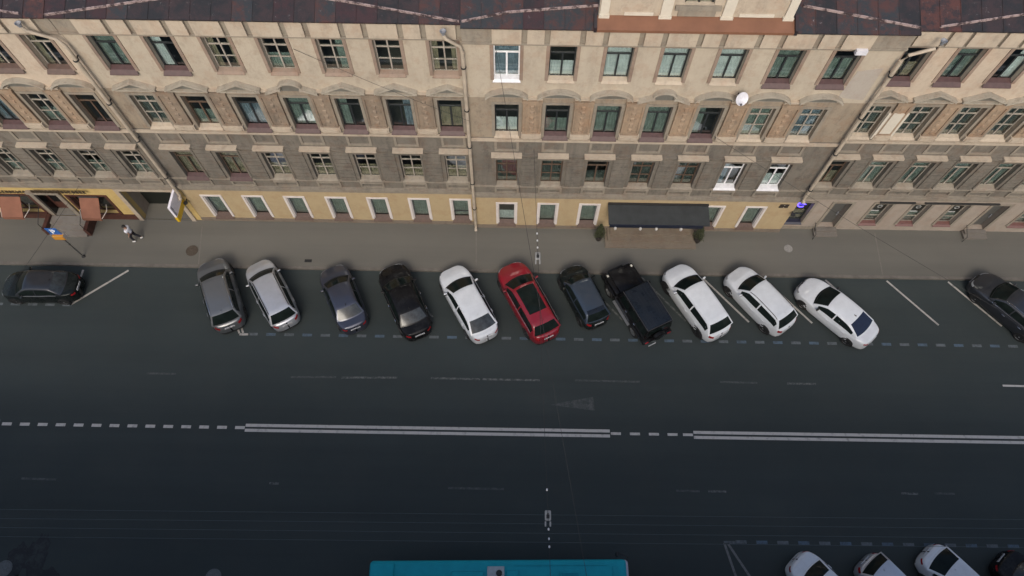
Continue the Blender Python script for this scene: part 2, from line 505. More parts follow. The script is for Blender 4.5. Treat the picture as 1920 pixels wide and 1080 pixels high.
ZINC = plain('zinc_sheet', (0.24, 0.25, 0.27), 0.5, 0.1, var=0.2)
PIPE_M = plain('painted_downpipe', (0.40, 0.34, 0.265), 0.6, var=0.2, vscale=2)
FLASH = worn('pale_flashing', (0.30, 0.23, 0.22), (0.04, 0.026, 0.028), 0.46, 0.58, 3.5)
ROOF = [roofmat('roof_sheet_dark', (0.014, 0.014, 0.016), (0.032, 0.020, 0.021)), roofmat('roof_sheet_oxblood', (0.036, 0.016, 0.018), (0.018, 0.015, 0.017)),
        roofmat('roof_sheet_slate', (0.022, 0.026, 0.030), (0.060, 0.026, 0.022)), roofmat('roof_sheet_rust', (0.075, 0.028, 0.022), (0.024, 0.018, 0.020))]
RUST = plain('rust_brown_roof', (0.175, 0.080, 0.045), 0.6, var=0.15, vscale=1.2)

MC = {}
def cached(key, fn):
    if key not in MC: MC[key] = fn()
    return MC[key]

REC = 0.20    # how deep windows sit in the wall
def window(b, x, z0, z1, wd, frame=F_DARK, style='t', curtain=None, sill=SILL_R, surround=S_SUR, sur_w=0.13, sur_d=0.035, reveal_out=0.0, tilt_open=False):
    """window part: frame with its panes, sill, surround and curtain as sub-parts"""
    h = z1 - z0
    fw_ = 0.055
    zt = h*0.70
    rects = []
    if style == 't':        # light over two casements
        rects = [(-wd/2+fw_, wd/2-fw_, zt+0.03, h-fw_), (-wd/2+fw_, -0.035, fw_, zt-0.03), (0.035, wd/2-fw_, fw_, zt-0.03)]
    elif style == 'six':    # old casement with glazing bars
        zm = zt*0.52
        for s in (-1, 1):
            xa, xb = (-wd/2+fw_, -0.03) if s < 0 else (0.03, wd/2-fw_)
            rects += [(xa, xb, zt+0.03, h-fw_), (xa, xb, zm+0.015, zt-0.03), (xa, xb, fw_, zm-0.015)]
    elif style == 'one':
        rects = [(-wd/2+fw_, wd/2-fw_, 0.42*h*0+fw_, h-fw_)]
    elif style == 'low':    # pane over a lower bar
        rects = [(-wd/2+fw_, wd/2-fw_, h*0.28+0.02, h-fw_), (-wd/2+fw_, wd/2-fw_, fw_, h*0.28-0.02)]
    def mk():
        mb = MB()
        xs = sorted({-wd/2, wd/2} | {r[0] for r in rects} | {r[1] for r in rects})
        zs = sorted({0.0, h} | {r[2] for r in rects} | {r[3] for r in rects})
        for i in range(len(xs)-1):
            for j in range(len(zs)-1):
                cx, cz = (xs[i]+xs[i+1])/2, (zs[j]+zs[j+1])/2
                if any(r[0] < cx < r[1] and r[2] < cz < r[3] for r in rects): continue
                mb.box(xs[i], xs[i+1], 0, 0.06, zs[j], zs[j+1])
        return mb.mesh('window', frame)
    win = put('window', cached(('frame', round(wd,3), round(h,3), style, frame.name), mk), b, (x, REC, z0))
    for r in rects:
        me = cached(('pane', tuple(round(v,3) for v in r)), lambda: MB().box(r[0], r[1], 0.028, 0.034, r[2], r[3]).mesh('pane', GLASS))
        put('pane', me, win)
    if sill:
        big = sill in (SILL_R, SILL_B)
        def mks():
            mb = MB(); o = 0.07 if big else 0.05; pj = 0.13 if big else 0.10; dr = 0.16 if big else 0.07
            # metal sill: nearly flat inside the recess, sloping down outside the wall face
            zi = 0.10 if big else 0.06
            mb.hexa([(-wd/2+.004, -REC+0.0, 0.004), (wd/2-.004, -REC, 0.004), (wd/2-.004, -0.002, 0.004), (-wd/2+.004, -0.002, 0.004),
                     (-wd/2+.004, -REC, 0.014), (wd/2-.004, -REC, 0.014), (wd/2-.004, -0.002, zi), (-wd/2+.004, -0.002, zi)])
            mb.hexa([(-wd/2-o, -REC-pj, -dr-0.03), (wd/2+o, -REC-pj, -dr-0.03), (wd/2+o*0.4, -REC-0.001, -0.05), (-wd/2-o*0.4, -REC-0.001, -0.05),
                     (-wd/2-o, -REC-pj, -dr), (wd/2+o, -REC-pj, -dr), (wd/2+o*0.4, -REC-0.001, 0.013), (-wd/2-o*0.4, -REC-0.001, 0.013)])
            return mb.mesh('sill', sill)
        put('sill', cached(('sill', round(wd,3), sill.name, big), mks), win)
    if surround:
        def mku():
            mb = MB(); a = wd/2; t = sur_w
            y0, y1 = -REC-sur_d, -REC+0.012
            mb.box(-a-t, -a, y0, y1, -0.02, h+t); mb.box(a, a+t, y0, y1, -0.02, h+t)
            mb.box(-a, a, y0, y1, h, h+t)
            if surround is S_WHITE:
                mb.box(-a+.002, -a+0.05, -REC+0.014, 0.0, 0.0, h-.002); mb.box(a-0.05, a-.002, -REC+0.014, 0.0, 0.0, h-.002)
            return mb.mesh('surround', surround)
        put('surround', cached(('sur', round(wd,3), round(h,3), sur_w, sur_d, surround.name), mku), win)
    if curtain:
        kind, ci = curtain
        if kind == 'full': rc = [(-wd/2+.02, wd/2-.02, .02, h-.02)]
        elif kind == 'low': rc = [(-wd/2+.02, wd/2-.02, .02, h*0.42)]
        elif kind == 'mid': rc = [(-wd/2+.02, wd/2-.02, .02, h*0.66)]
        elif kind == 'left': rc = [(-wd/2+.02, -wd*0.12, .02, h-.02)]
        elif kind == 'right': rc = [(wd*0.12, wd/2-.02, .02, h-.02)]
        else: rc = [(-wd/2+.02, -wd*0.25, .02, h-.02), (wd*0.25, wd/2-.02, .02, h-.02)]
        def mkc():
            mb = MB()
            for (xa, xb, za, zb) in rc:
                n = max(2, int((xb-xa)/0.06)); 
                for i in range(n):
                    u0, u1 = xa+(xb-xa)*i/n, xa+(xb-xa)*(i+1)/n
                    y0 = 0.12 + (0.025 if i % 2 else 0); y1 = 0.12 + (0 if i % 2 else 0.025)
                    mb.quad((u0,y0,za),(u1,y1,za),(u1,y1,zb),(u0,y0,zb))
            return mb.mesh('curtain', CURT[ci])
        put('curtain', cached(('cur', round(wd,3), round(h,3), kind, ci), mkc), win)
    return win

def wall(b, x0, x1, z0, z1, holes, mat, name='wall', depth=REC+0.02, y=0.0):
    mb = MB()
    xs = sorted({x0, x1} | {v for h in holes for v in h[:2]}); zs = sorted({z0, z1} | {v for h in holes for v in h[2:4]})
    xs = [v for v in xs if x0 <= v <= x1]; zs = [v for v in zs if z0 <= v <= z1]
    for i in range(len(xs)-1):
        for j in range(len(zs)-1):
            cx, cz = (xs[i]+xs[i+1])/2, (zs[j]+zs[j+1])/2
            if any(h[0] < cx < h[1] and h[2] < cz < h[3] for h in holes): continue
            mb.quad((xs[i],y,zs[j]),(xs[i+1],y,zs[j]),(xs[i+1],y,zs[j+1]),(xs[i],y,zs[j+1]))
    for h in holes:
        a, c, e, f = h[:4]; D = y + (h[4] if len(h) > 4 else depth)
        mb.quad((a,y,e),(a,y,f),(a,D,f),(a,D,e)); mb.quad((c,y,f),(c,y,e),(c,D,e),(c,D,f))
        mb.quad((a,y,f),(c,y,f),(c,D,f),(a,D,f)); mb.quad((c,y,e),(a,y,e),(a,D,e),(c,D,e))
    # ends and top so the wall is a closed slab
    T = 0.5
    mb.quad((x0,y,z0),(x0,y,z1),(x0,T,z1),(x0,T,z0)); mb.quad((x1,y,z1),(x1,y,z0),(x1,T,z0),(x1,T,z1))
    return mb.build(name, mat, b)

def pediment_mesh(kind, mat_top):
    mb = MB(); y0, y1 = -0.25, 0.03
    def plank(pts, t=0.11):
        lo = [(x, z-t) for x, z in pts]
        for i in range(len(pts)-1):
            mb.prism([lo[i], lo[i+1], pts[i+1], pts[i]], y0, y1)
    if kind == 'tri':
        plank([(-0.92, 0.0), (0, 0.42), (0.92, 0.0)]); mb.hexa([(-0.86,-0.17,-0.20),(0.86,-0.17,-0.20),(0.86,0.02,-0.20),(-0.86,0.02,-0.20),(-0.86,-0.17,-0.13),(0.86,-0.17,-0.13),(0.86,0.02,-0.13),(-0.86,0.02,-0.13)])
        mb.prism([(-0.72, -0.12), (0.72, -0.12), (0, 0.22)], -0.04, 0.03, 1)
    elif kind == 'arc':
        n = 12
        pts = [(0.86*math.sin(t), 0.42*(math.cos(t)-math.cos(1.05))/(1-math.cos(1.05))) for t in [(-1.05+2.1*i/n) for i in range(n+1)]]
        pts = [(p[0]*0.92/(0.86*math.sin(1.05)), p[1]) for p in pts]
        plank(pts)
        mb.prism([(-0.72, -0.12)] + [(0.72, -0.12)] + [(p[0]*0.82, p[1]-0.16) for p in pts[::-1]][1:-1], -0.04, 0.03, 1)
    else:   # tall central motif: arch breaking through two raking shoulders
        plank([(-1.12, -0.10), (-0.50, 0.16)]); plank([(0.50, 0.16), (1.12, -0.10)])
        n = 8
        pts = [(0.50*math.sin(t), 0.24+0.30*(math.cos(t)-math.cos(1.2))/(1-math.cos(1.2))) for t in [(-1.2+2.4*i/n) for i in range(n+1)]]
        pts = [(p[0]/math.sin(1.2), p[1]) for p in pts]
        plank(pts)
        mb.box(-0.50, -0.40, y0, y1, 0.02, 0.14); mb.box(0.40, 0.50, y0, y1, 0.02, 0.14)
        mb.prism([(-0.42, -0.12), (0.42, -0.12), (0.42, 0.16), (0.2, 0.36), (-0.2, 0.36), (-0.42, 0.16)], -0.06, 0.03, 1)
    return mb.mesh('pediment', mat_top, S_TYMP)

EAVE_Z, EAVE_O, SLOPE = 15.12, 0.28, math.tan(R(21))
def house(label, Y, X0, X1, cols, ped, special, gf, specs, top=S_TOP, cat='building'):
    xc = (X0+X1)/2
    b = thing('apartment_building', label, cat, (xc, Y, 0))
    L0, L1 = X0-xc, X1-xc
    C = [c - xc for c in cols]
    W4, W3, W2 = 1.06, 1.06, 1.05
    wall(b, L0, L1, 11.0, 15.05, [(c-W4/2, c+W4/2, 12.12, 14.02) for c in C], top)
    wall(b, L0, L1, 8.30, 11.0, [(c-W3/2, c+W3/2, 8.45, 10.60) for c in C], S_MID)
    wall(b, L0, L1, 3.66, 8.30, [(c-W2/2, c+W2/2, 4.44, 6.58) for c in C], S_LOW)
    # rooms behind the windows
    mb = MB()
    mb.box(L0+0.02, L1-0.02, 4.2, 4.25, 0.0, 14.9)
    for z in (-0.12, 3.4, 7.6, 11.5, 14.6): mb.box(L0+0.02, L1-0.02, 0.52, 4.2, z, z+0.2)
    for i in range(len(C)+1):
        x = L0+0.03 if i == 0 else (L1-0.1 if i == len(C) else (C[i-1]+C[i])/2)
        mb.box(x, x+0.06, 0.52, 3.19, 3.6, 14.6)
    mb.build('interior', ROOM, b)
    # windows
    rnd = random.Random(int(X0*10))
    for fl, (z0, z1, wd) in {4: (12.12, 14.02, W4), 3: (8.45, 10.60, W3), 2: (4.44, 6.58, W2)}.items():
        for i, c in enumerate(C):
            sp = dict(specs.get((fl, i), specs.get(fl, {})))
            if 'style' not in sp: sp['style'] = rnd.choice(['t', 't', 'six']) if fl != 3 else rnd.choice(['t', 't', 't', 'six'])
            if 'frame' not in sp: sp['frame'] = rnd.choice([F_DARK, F_OLD, F_BROWN]) if sp['style'] == 't' else F_OLD
            if 'curtain' not in sp: sp['curtain'] = rnd.choice([('full', 1), ('full', 3), ('low', 2), ('sides', 2), ('mid', 1), ('full', 4), ('right', 1), ('low', 1), None])
            if 'sill' not in sp: sp['sill'] = SILL_R if fl == 3 else (rnd.choice([SILL_R, SILL_B, None]) if fl == 4 else rnd.choice([SILL_B, F_OLD, None]))
            if sp['sill'] is None: sp['sill'] = S_TRIM2 if fl == 2 else S_TRIM
            sp.setdefault('surround', S_SUR if fl == 4 else (S_TRIM2 if fl == 3 else S_LOW))
            window(b, c, z0, z1, wd, sur_w=0.14 if fl != 2 else 0.10, **sp)
    # window heads: pediments above the third row, flat hoods above the second
    pm = cached(('ped', ped), lambda: pediment_mesh(ped, S_PED))
    ps = cached(('ped', 'mid'), lambda: pediment_mesh('mid', S_PED))
    hood = cached('hood', lambda: MB().box(-0.74, 0.74, -0.27, 0.02, 7.02, 7.13).box(-0.66, 0.66, -0.16, 0.02, 6.90, 7.017).mesh('window_hood', S_TRIM))
    apr = cached('apron', lambda: MB().box(-0.58, 0.58, -0.05, 0.02, 7.30, 7.42).box(-0.58, 0.58, -0.05, 0.02, 7.98, 8.10).box(-0.58, -0.46, -0.05, 0.02, 7.423, 7.977).box(0.46, 0.58, -0.05, 0.02, 7.423, 7.977).mesh('apron_panel', S_TRIM2))
    low = cached('lowpanel', lambda: MB().box(-0.62, 0.62, -0.10, 0.02, 4.16, 4.26).box(-0.62, 0.62, -0.07, 0.02, 3.74, 3.82).box(-0.62, -0.52, -0.06, 0.02, 3.823, 4.157).box(0.52, 0.62, -0.06, 0.02, 3.823, 4.157).mesh('sill_panel', S_TRIM2))
    for i, c in enumerate(C):
        put('pediment', ps if i == special else pm, b, (c, 0, 11.18))
        put('window_hood', hood, b, (c, 0, 0)); put('apron_panel', apr, b, (c, 0, 0)); put('sill_panel', low, b, (c, 0, 0))
    # piers between windows
    edges = [L0] + C + [L1]
    for i in range(len(C)-1):
        m = (C[i]+C[i+1])/2; g = C[i+1]-C[i]-W3-0.36
        def pil(g=g):
            k = MB().box(-g/2, g/2, -0.07, 0.02, 8.72, 10.80).box(-g/2-0.03, g/2+0.03, -0.13, 0.02, 10.803, 10.90)
            a = g/2
            for (xa, xb, za, zb) in ((-a, -a+0.09, 8.72, 10.80), (a-0.09, a, 8.72, 10.80), (-a+0.093, a-0.093, 8.72, 8.84), (-a+0.093, a-0.093, 10.66, 10.80)):
                k.box(xa, xb, -0.12, -0.071, za, zb)
            for q in range(5):      # carved motif running down the panel
                zc = 9.05+q*0.36; k.hexa([(-0.10,-0.071,zc-0.11),(0.10,-0.071,zc-0.11),(0.10,-0.0705,zc+0.11),(-0.10,-0.0705,zc+0.11),(-0.06,-0.115,zc-0.06),(0.06,-0.115,zc-0.06),(0.06,-0.105,zc+0.06),(-0.06,-0.105,zc+0.06)])
            return k.mesh('pilaster', specs.get('pier', S_PIL))
        def pbase(g=g):
            return MB().box(-g/2-0.05, g/2+0.05, -0.16, 0.02, 8.44, 8.717).box(-g/2+0.02, g/2-0.02, -0.19, -0.162, 8.44, 8.64).mesh('pilaster_base', S_TRIM)
        def ledge(g=g):
            return MB().box(-g/2-0.02, g/2+0.02, -0.14, 0.02, 11.02, 11.10).mesh('ledge', S_TRIM)
        put('pilaster', cached(('pil', round(g,2), specs.get('pier', S_PIL).name), pil), b, (m, 0, 0))
        put('pilaster_base', cached(('pilb', round(g,2)), pbase), b, (m, 0, 0))
        put('ledge', cached(('ledge', round(g,2)), ledge), b, (m, 0, 0))
        def strip2(g=g):
            k = MB()
            for q in range(8):      # rusticated courses with open joints
                z = 4.37+q*0.305; k.box(-g/2+0.02, g/2-0.02, -0.06, 0.02, z, z+0.265)
            return k.box(-g/2-0.04, g/2+0.04, -0.13, 0.02, 6.97, 7.07).mesh('pier', S_LOW)
        put('pier', cached(('pier', round(g,2)), strip2), b, (m, 0, 0))
    # belt courses
    e = 0.004
    MB().box(L0+e, L1-e, -0.11, 0.02, 8.10, 8.22).build('belt_course', S_TRIM, b)
    MB().box(L0+e, L1-e, -0.16, 0.02, 3.50, 3.68).box(L0+e, L1-e, -0.09, 0.02, 3.30, 3.497).build('string_course', S_TRIM2, b)
    MB().box(L0+e, L1-e, -0.06, 0.02, 4.262, 4.36).build('belt_course', S_TRIM2, b)
    MB().box(L0+e, L1-e, -0.13, 0.02, 14.16, 14.26).box(L0+e, L1-e, -0.07, 0.02, 14.08, 14.157).build('cornice', S_TRIM2, b)
    fl_, fs_ = [], []
    for i, c in enumerate(C):
        put('frieze_panel', cached('friA', lambda: MB().box(-0.57, 0.57, -0.20, 0.02, 14.262, 14.98).mesh('frieze_panel', S_TRIM)), b, (c, 0, 0))
        if i < len(C)-1:
            put('frieze_panel', cached('friB', lambda: MB().box(-0.33, 0.33, -0.20, 0.02, 14.262, 14.98).mesh('frieze_panel', S_TRIM)), b, ((c+C[i+1])/2, 0, 0))
    MB().box(L0+e, L1-e, -0.09, 0.02, 14.265, 15.0).build('frieze', S_TRIM2, b)
    # roof: metal sheets running up the slope
    sl = 7.0
    def sheetm(wd, m):
        y0, y1 = -EAVE_O, sl
        z0, z1 = EAVE_Z, EAVE_Z + (y1-y0)*SLOPE
        mb = MB()
        mb.hexa([(0,y0,z0-0.05),(wd,y0,z0-0.05),(wd,y1,z1-0.05),(0,y1,z1-0.05),(0,y0,z0),(wd,y0,z0),(wd,y1,z1),(0,y1,z1)])
        mb.hexa([(wd-0.02,y0,z0-0.01),(wd,y0,z0-0.01),(wd,y1,z1-0.01),(wd-0.02,y1,z1-0.01),(wd-0.02,y0,z0+0.018),(wd,y0,z0+0.018),(wd,y1,z1+0.018),(wd-0.02,y1,z1+0.018)])
        return mb.mesh('roof_sheet', m)
    n = max(1, round((L1-L0)/0.78)); ww = (L1-L0)/n
    for i in range(n):
        m = rnd.choice(specs.get('roof', ROOF))
        put('roof_sheet', cached(('rs', round(ww,3), m.name), lambda: sheetm(ww-0.003, m)), b, (L0+i*ww, 0, 0))
    zr = EAVE_Z+(sl+EAVE_O)*SLOPE
    MB().hexa([(L0,sl,zr-0.05),(L1,sl,zr-0.05),(L1,13.5,14.7),(L0,13.5,14.7),(L0,sl,zr),(L1,sl,zr),(L1,13.5,14.75),(L0,13.5,14.75)]).build('rear_roof', ROOF[0], b)
    MB().box(L0, L1, 13.1, 13.3, 0, 14.7).build('rear_wall', S_TOP, b)
    if gf: gf(b, L0, L1, C, xc)
    return b

def roof_pt(x, s):
    return (x, -EAVE_O + s, EAVE_Z + s*SLOPE)
def flashing(b, pts):
    """upright pale gutter board standing on the roof, along (x, distance up from the eave)"""
    for (xa, sa), (xb, sb) in zip(pts, pts[1:]):
        A, B = roof_pt(xa, sa), roof_pt(xb, sb)
        mb = MB()
        mb.hexa([(A[0],A[1],A[2]-0.02),(B[0],B[1],B[2]-0.02),(B[0],B[1]+0.09,B[2]),(A[0],A[1]+0.09,A[2]),
                 (A[0],A[1],A[2]+0.09),(B[0],B[1],B[2]+0.09),(B[0],B[1]+0.04,B[2]+0.10),(A[0],A[1]+0.04,A[2]+0.10)])
        mb.build('gutter_board', FLASH, b)

def downpipe(label, X, Y, dx, zb=0.35, mat=PIPE_M):
    t = thing('downpipe', label, 'drainpipe', (X, Y, SWZ), group='downpipes on the long facade')
    z = -SWZ
    k = MB(); k.tube([(0,-0.26,13.75+z),(0,-0.26,zb+0.15+z),(0,-0.34,zb+z),(0,-0.46,zb-0.10+z)], 0.085, 10)
    o = k.build('pipe', mat, t); sharp(o)
    o = MB().tube([(dx,-0.42,14.80+z),(dx*0.9,-0.42,14.6+z),(dx*0.12,-0.30,14.1+z),(0,-0.26,13.72+z)], 0.07, 10).build('elbow', PIPE_M, t); sharp(o)
    lathe('funnel', [(0.06,-0.16),(0.08,-0.08),(0.12,0.03),(0.125,0.05),(0.11,0.05),(0.07,-0.03)], ZINC, t, (dx,-0.42,14.95+z), 14)
    for zz in (2.2, 4.6, 7.6, 10.2, 12.8):
        lathe('bracket', [(0.10,-0.03),(0.115,-0.03),(0.115,0.03),(0.10,0.03)], DKM, t, (0,-0.26,zz), 10)
        MB().box(-0.02, 0.02, -0.17, 0.0, zz-0.02, zz+0.02).build('bracket', DKM, t)
    return t

# ------------------------------------------------------------------ ground floors
def gf_yellow(skip=(), canopy=False):
    def f(b, L0, L1, C, xc):
        ww = 0.92
        Cs = [c for i, c in enumerate(C) if i not in skip]
        holes = [(c-ww/2, c+ww/2, 0.62, 2.63) for c in Cs]
        if canopy: holes.append((7.75-xc-1.5, 7.75-xc+1.5, 0.5, 2.6, 0.6))
        wall(b, L0, L1, 0.42, 3.33, holes, S_YEL)
        MB().box(L0+0.004, L1-0.004, -0.05, 0.3, 0.0, 0.42).build('plinth', S_PLINTH, b)
        rnd = random.Random(5)
        for i, c in enumerate(Cs):
            window(b, c, 0.62, 2.63, ww, F_DARK, 'low' if rnd.random() < 0.6 else 'one', ('full', 1) if i != 0 or not canopy else ('low', 0), SILL_B, S_WHITE, 0.12, 0.04)
        if canopy:
            dm = plain('dark_door_wood', (0.035, 0.025, 0.02), 0.5)
            x = 7.75-xc
            for s in (-1, 1):
                dr = MB().box(x+s*0.75-0.72, x+s*0.75+0.72, 0.40, 0.46, 0.5, 2.58).build('door', dm, b)
                MB().box(x+s*0.12-0.02, x+s*0.12+0.02, 0.33, 0.39, 1.2, 1.6).build('handle', ZINC, dr)
    return f

def glyphs(b, x0, x1, y, z0, z1, mat, seed, n, name='sign_letter'):
    """a row of small dark characters, too small to read"""
    rnd = random.Random(seed); wd = (x1-x0)/n; h = z1-z0
    for i in range(n):
        x = x0 + i*wd; mb = MB(); t = 0.065
        k = rnd.randrange(5)
        mb.box(x+0.02, x+0.02+t, y, y+0.03, z0, z1)
        if k in (0, 2, 3): mb.box(x+wd-0.03-t, x+wd-0.03, y, y+0.03, z0, z1-(0.3*h if k == 3 else 0))
        if k in (0, 1, 4): mb.box(x+0.023+t, x+wd-0.034-t*(k == 0), y, y+0.03, z1-t, z1)
        if k in (1, 2, 3): mb.box(x+0.023+t, x+wd-0.034-t*(k != 1), y, y+0.03, z0+h*0.45, z0+h*0.45+t)
        if k in (1, 4): mb.box(x+0.023+t, x+wd-0.034, y, y+0.03, z0, z0+t)
        mb.build(name, mat, b)

def gf_shop(b, L0, L1, C, xc):
    X = lambda v: v - xc
    GX0, GX1 = -21.05, -18.30
    BR = plain('shopfront_brown', (0.075, 0.030, 0.022), 0.5, var=0.3)
    GRS = plain('threshold_stone', (0.16,0.15,0.13), 0.8)
    BK = plain('shop_dark_glass', (0.012, 0.012, 0.012), 0.15)
    shops = [(-24.15, -22.15, 0.75, 2.45), (-28.45, -26.35, 0.75, 2.45), (-32.5, -30.6, 0.75, 2.45)]
    door = (-25.85, -24.65, 0.62, 2.75)
    holes = [(X(a), X(c), e, f) for a, c, e, f in shops] + [(X(door[0]), X(door[1]), door[2], door[3], 0.45), (X(GX0), X(GX1), 0.13, 3.10, 0.3)]
    wall(b, L0, L1, 0.13, 3.33, holes, S_YEL2)
    # brown stall riser and plinth beside the gate
    for a, c in ((L0+0.01, X(-25.9)), (X(-24.6), X(GX0)-0.01)):
        MB().box(a, c, -0.05, 0.02, 0.0, 0.62).build('stall_riser', BR, b)
    for s in shops:
        wd = s[1]-s[0]
        wn = MB().box(-wd/2, wd/2, 0, 0.06, 0, 0.08).box(-wd/2, wd/2, 0, 0.06, 1.62, 1.70).box(-wd/2, -wd/2+0.08, 0, 0.06, 0.083, 1.617).box(wd/2-0.08, wd/2, 0, 0.06, 0.083, 1.617).box(-0.04, 0.04, 0.002, 0.058, 0.083, 1.617).build('shop_window', BR, b, loc=(X((s[0]+s[1])/2), REC, 0.75))
        for q in (-1, 1):
            MB().box(min(q*0.043, q*(wd/2-0.083)), max(q*0.043, q*(wd/2-0.083)), 0.028, 0.034, 0.085, 1.615).build('pane', GLASS, wn)
        MB().box(-wd/2-0.1, wd/2+0.1, -REC-0.12, -REC+0.01, -0.06, 0.0).build('sill', BR, wn)
        for q in range(4):
            xx = -wd/2+0.2+q*(wd-0.4)/3
            MB().box(xx-0.14, xx+0.14, 0.10, 0.13, 0.2, 1.0+0.3*(q % 2)).build('display', CURT[2 if q % 2 else 3], wn)
    for a, c, e, f in shops:
        for qa, qb in ((X(a)-0.001, X(a)+0.03), (X(c)-0.03, X(c)+0.001)): MB().box(qa, qb, -0.02, REC-0.002, e, f).build('window_lining', BR, b)
        MB().box(X(a)-0.14, X(c)+0.14, -0.04, 0.01, f+0.002, f+0.12).build('window_head', BR, b)
        for qa, qb in ((X(a)-0.14, X(a)-0.003), (X(c)+0.003, X(c)+0.14)): MB().box(qa, qb, -0.04, 0.01, e-0.12, f).build('window_side', BR, b)
    for qa, qb in ((X(door[0])+0.001, X(door[0])+0.05), (X(door[1])-0.05, X(door[1])-0.001)): MB().box(qa, qb, -0.02, 0.40, 0.62, 2.74).build('door_lining', BK, b)
    MB().box(X(door[0])+0.052, X(door[1])-0.052, -0.10, 0.355, 0.58, 0.632).build('threshold', GRS, b)
    # door with its stone frame and little roof
    d = MB().box(X(door[0])+0.05, X(door[1])-0.05, 0.36, 0.42, 0.62, 2.70).build('door', BR, b)
    MB().box(X(door[0])+0.2, X(door[1])-0.2, 0.345, 0.357, 1.3, 2.5).build('pane', BK, d)
    MB().box(X(door[1])-0.22, X(door[1])-0.17, 0.28, 0.34, 1.35, 1.75).build('handle', ZINC, d)
    MB().box(X(door[0])-0.24, X(door[0]), -0.12, 0.02, 0.13, 2.75).box(X(door[1]), X(door[1])+0.24, -0.12, 0.02, 0.13, 2.75).box(X(door[0])-0.28, X(door[1])+0.28, -0.18, 0.02, 2.753, 2.95).build('door_surround', S_TRIM2, b)
    # gateway: dark passage through the house with stone jambs
    for a in (X(GX0)-0.24, X(GX1)):
        MB().box(a, a+0.24, -0.10, 0.02, 0.13, 3.10).build('gate_jamb', S_TRIM, b)
    MB().box(X(GX0)-0.24, X(GX1)+0.24, -0.10, 0.02, 3.103, 3.28).build('gate_lintel', S_TRIM, b)
    MB().box(X(GX0)-0.1, X(GX1)+0.1, 1.05, 1.10, 0.1, 3.2).build('gate', plain('black_gate', (0.008, 0.010, 0.008), 0.6), b)  # gate coloured near-black to give the passage its dark interior
    MB().box(X(GX0)+0.003, X(GX1)-0.003, 0.02, 3.94, 0.10, SWZ+0.004).build('passage_floor', PAV_M, b)
    for qa in (X(GX0)-0.062, X(GX1)+0.002): MB().box(qa, qa+0.06, 0.3, 3.9, 0.13, 3.1).build('passage_wall', S_PINK, b)
    # lettering over the shop: dark characters, too small to read
    LT = plain('sign_letters_dark', (0.05, 0.035, 0.02), 0.6)
    glyphs(b, X(-27.9), X(-26.2), -0.03, 2.66, 2.88, LT, 3, 9)
    glyphs(b, X(-25.7), X(-22.75), -0.035+(-0.17), 2.98, 3.20, LT, 4, 15)

def gf_pink(b, L0, L1, C, xc):
    X = lambda v: v - xc
    wins = [(15.75, 'neon'), (17.75, 'door'), (19.95, 'w'), (22.05, 'w'), (24.15, 'w'), (26.25, 'door'), (28.35, 'w'), (30.45, 'w'), (32.5, 'w')]
    holes = []
    for x, k in wins:
        holes.append((X(x)-0.46, X(x)+0.46, 0.40 if k == 'door' else 0.80, 2.85, REC+0.02 if k != 'door' else 0.35))
    wall(b, L0, L1, 0.13, 3.33, holes, S_PINK)
    MB().box(L0+0.004, X(17.2), -0.03, 0.02, 0.0, 0.40).build('plinth', S_TRIM2, b)
    DG = plain('door_grey', (0.085, 0.085, 0.08), 0.5)
    for x, k in wins:
        if k == 'door':
            d = MB().box(X(x)-0.43, X(x)+0.43, 0.28, 0.34, 0.41, 2.40).build('door', DG, b)
            MB().box(X(x)+0.26, X(x)+0.31, 0.2, 0.26, 1.3, 1.6).build('handle', ZINC, d)
            MB().box(X(x)-0.43, X(x)+0.43, 0.28, 0.33, 2.46, 2.84).build('transom', F_DARK, b)
            MB().box(X(x)-0.62, X(x)-0.46, -0.04, 0.02, 0.40, 2.98).box(X(x)+0.46, X(x)+0.62, -0.04, 0.02, 0.40, 2.98).box(X(x)-0.46, X(x)+0.46, -0.04, 0.02, 2.85, 2.98).build('door_surround', S_TRIM2, b)
        else:
            sl = plain('navy_sill', (0.015, 0.016, 0.03), 0.4) if k == 'neon' else plain('red_brown_sill', (0.13, 0.06, 0.052), 0.5)
            wn = window(b, X(x), 0.80, 2.85, 0.92, F_DARK if k == 'neon' else F_OLD, 'low', ('low', 2) if k == 'neon' else ('low', 1), sl, S_TRIM2, 0.14, 0.04)
            if k == 'neon':
                BL = plain('blue_neon', (0.05, 0.04, 0.6), 0.4, emit=((0.10, 0.06, 1.0), 4.0))
                pts = [(0.22*math.cos(t)-0.05, -0.05, 1.62+0.24*math.sin(t)) for t in [R(50+i*13) for i in range(21)]]
                MB().tube(pts, 0.032, 6).build('neon_letter', BL, wn)
                MB().tube([(0.02, -0.05, 1.62), (0.16, -0.05, 1.62)], 0.022, 6).build('neon_letter', BL, wn)
            else:
                PM = plain('pale_print', (0.45, 0.46, 0.45), 0.6)
                lathe('window_print', [(0.13, 0.0), (0.13, 0.006), (0.09, 0.006), (0.09, 0.0)], PM, wn, (0.08, 0.012, 1.45), 12, axis='y')
                MB().box(-0.30, 0.20, 0.012, 0.02, 0.98, 1.06).build('window_print', PM, wn)
    SG = plain('dark_sign_strip', (0.03, 0.03, 0.03), 0.5)
    for xa, xb in ((19.6, 21.5), (22.0, 26.0)):
        MB().box(X(xa), X(xb), -0.10, 0.0, 2.98, 3.06).build('lamp_strip', SG, b)

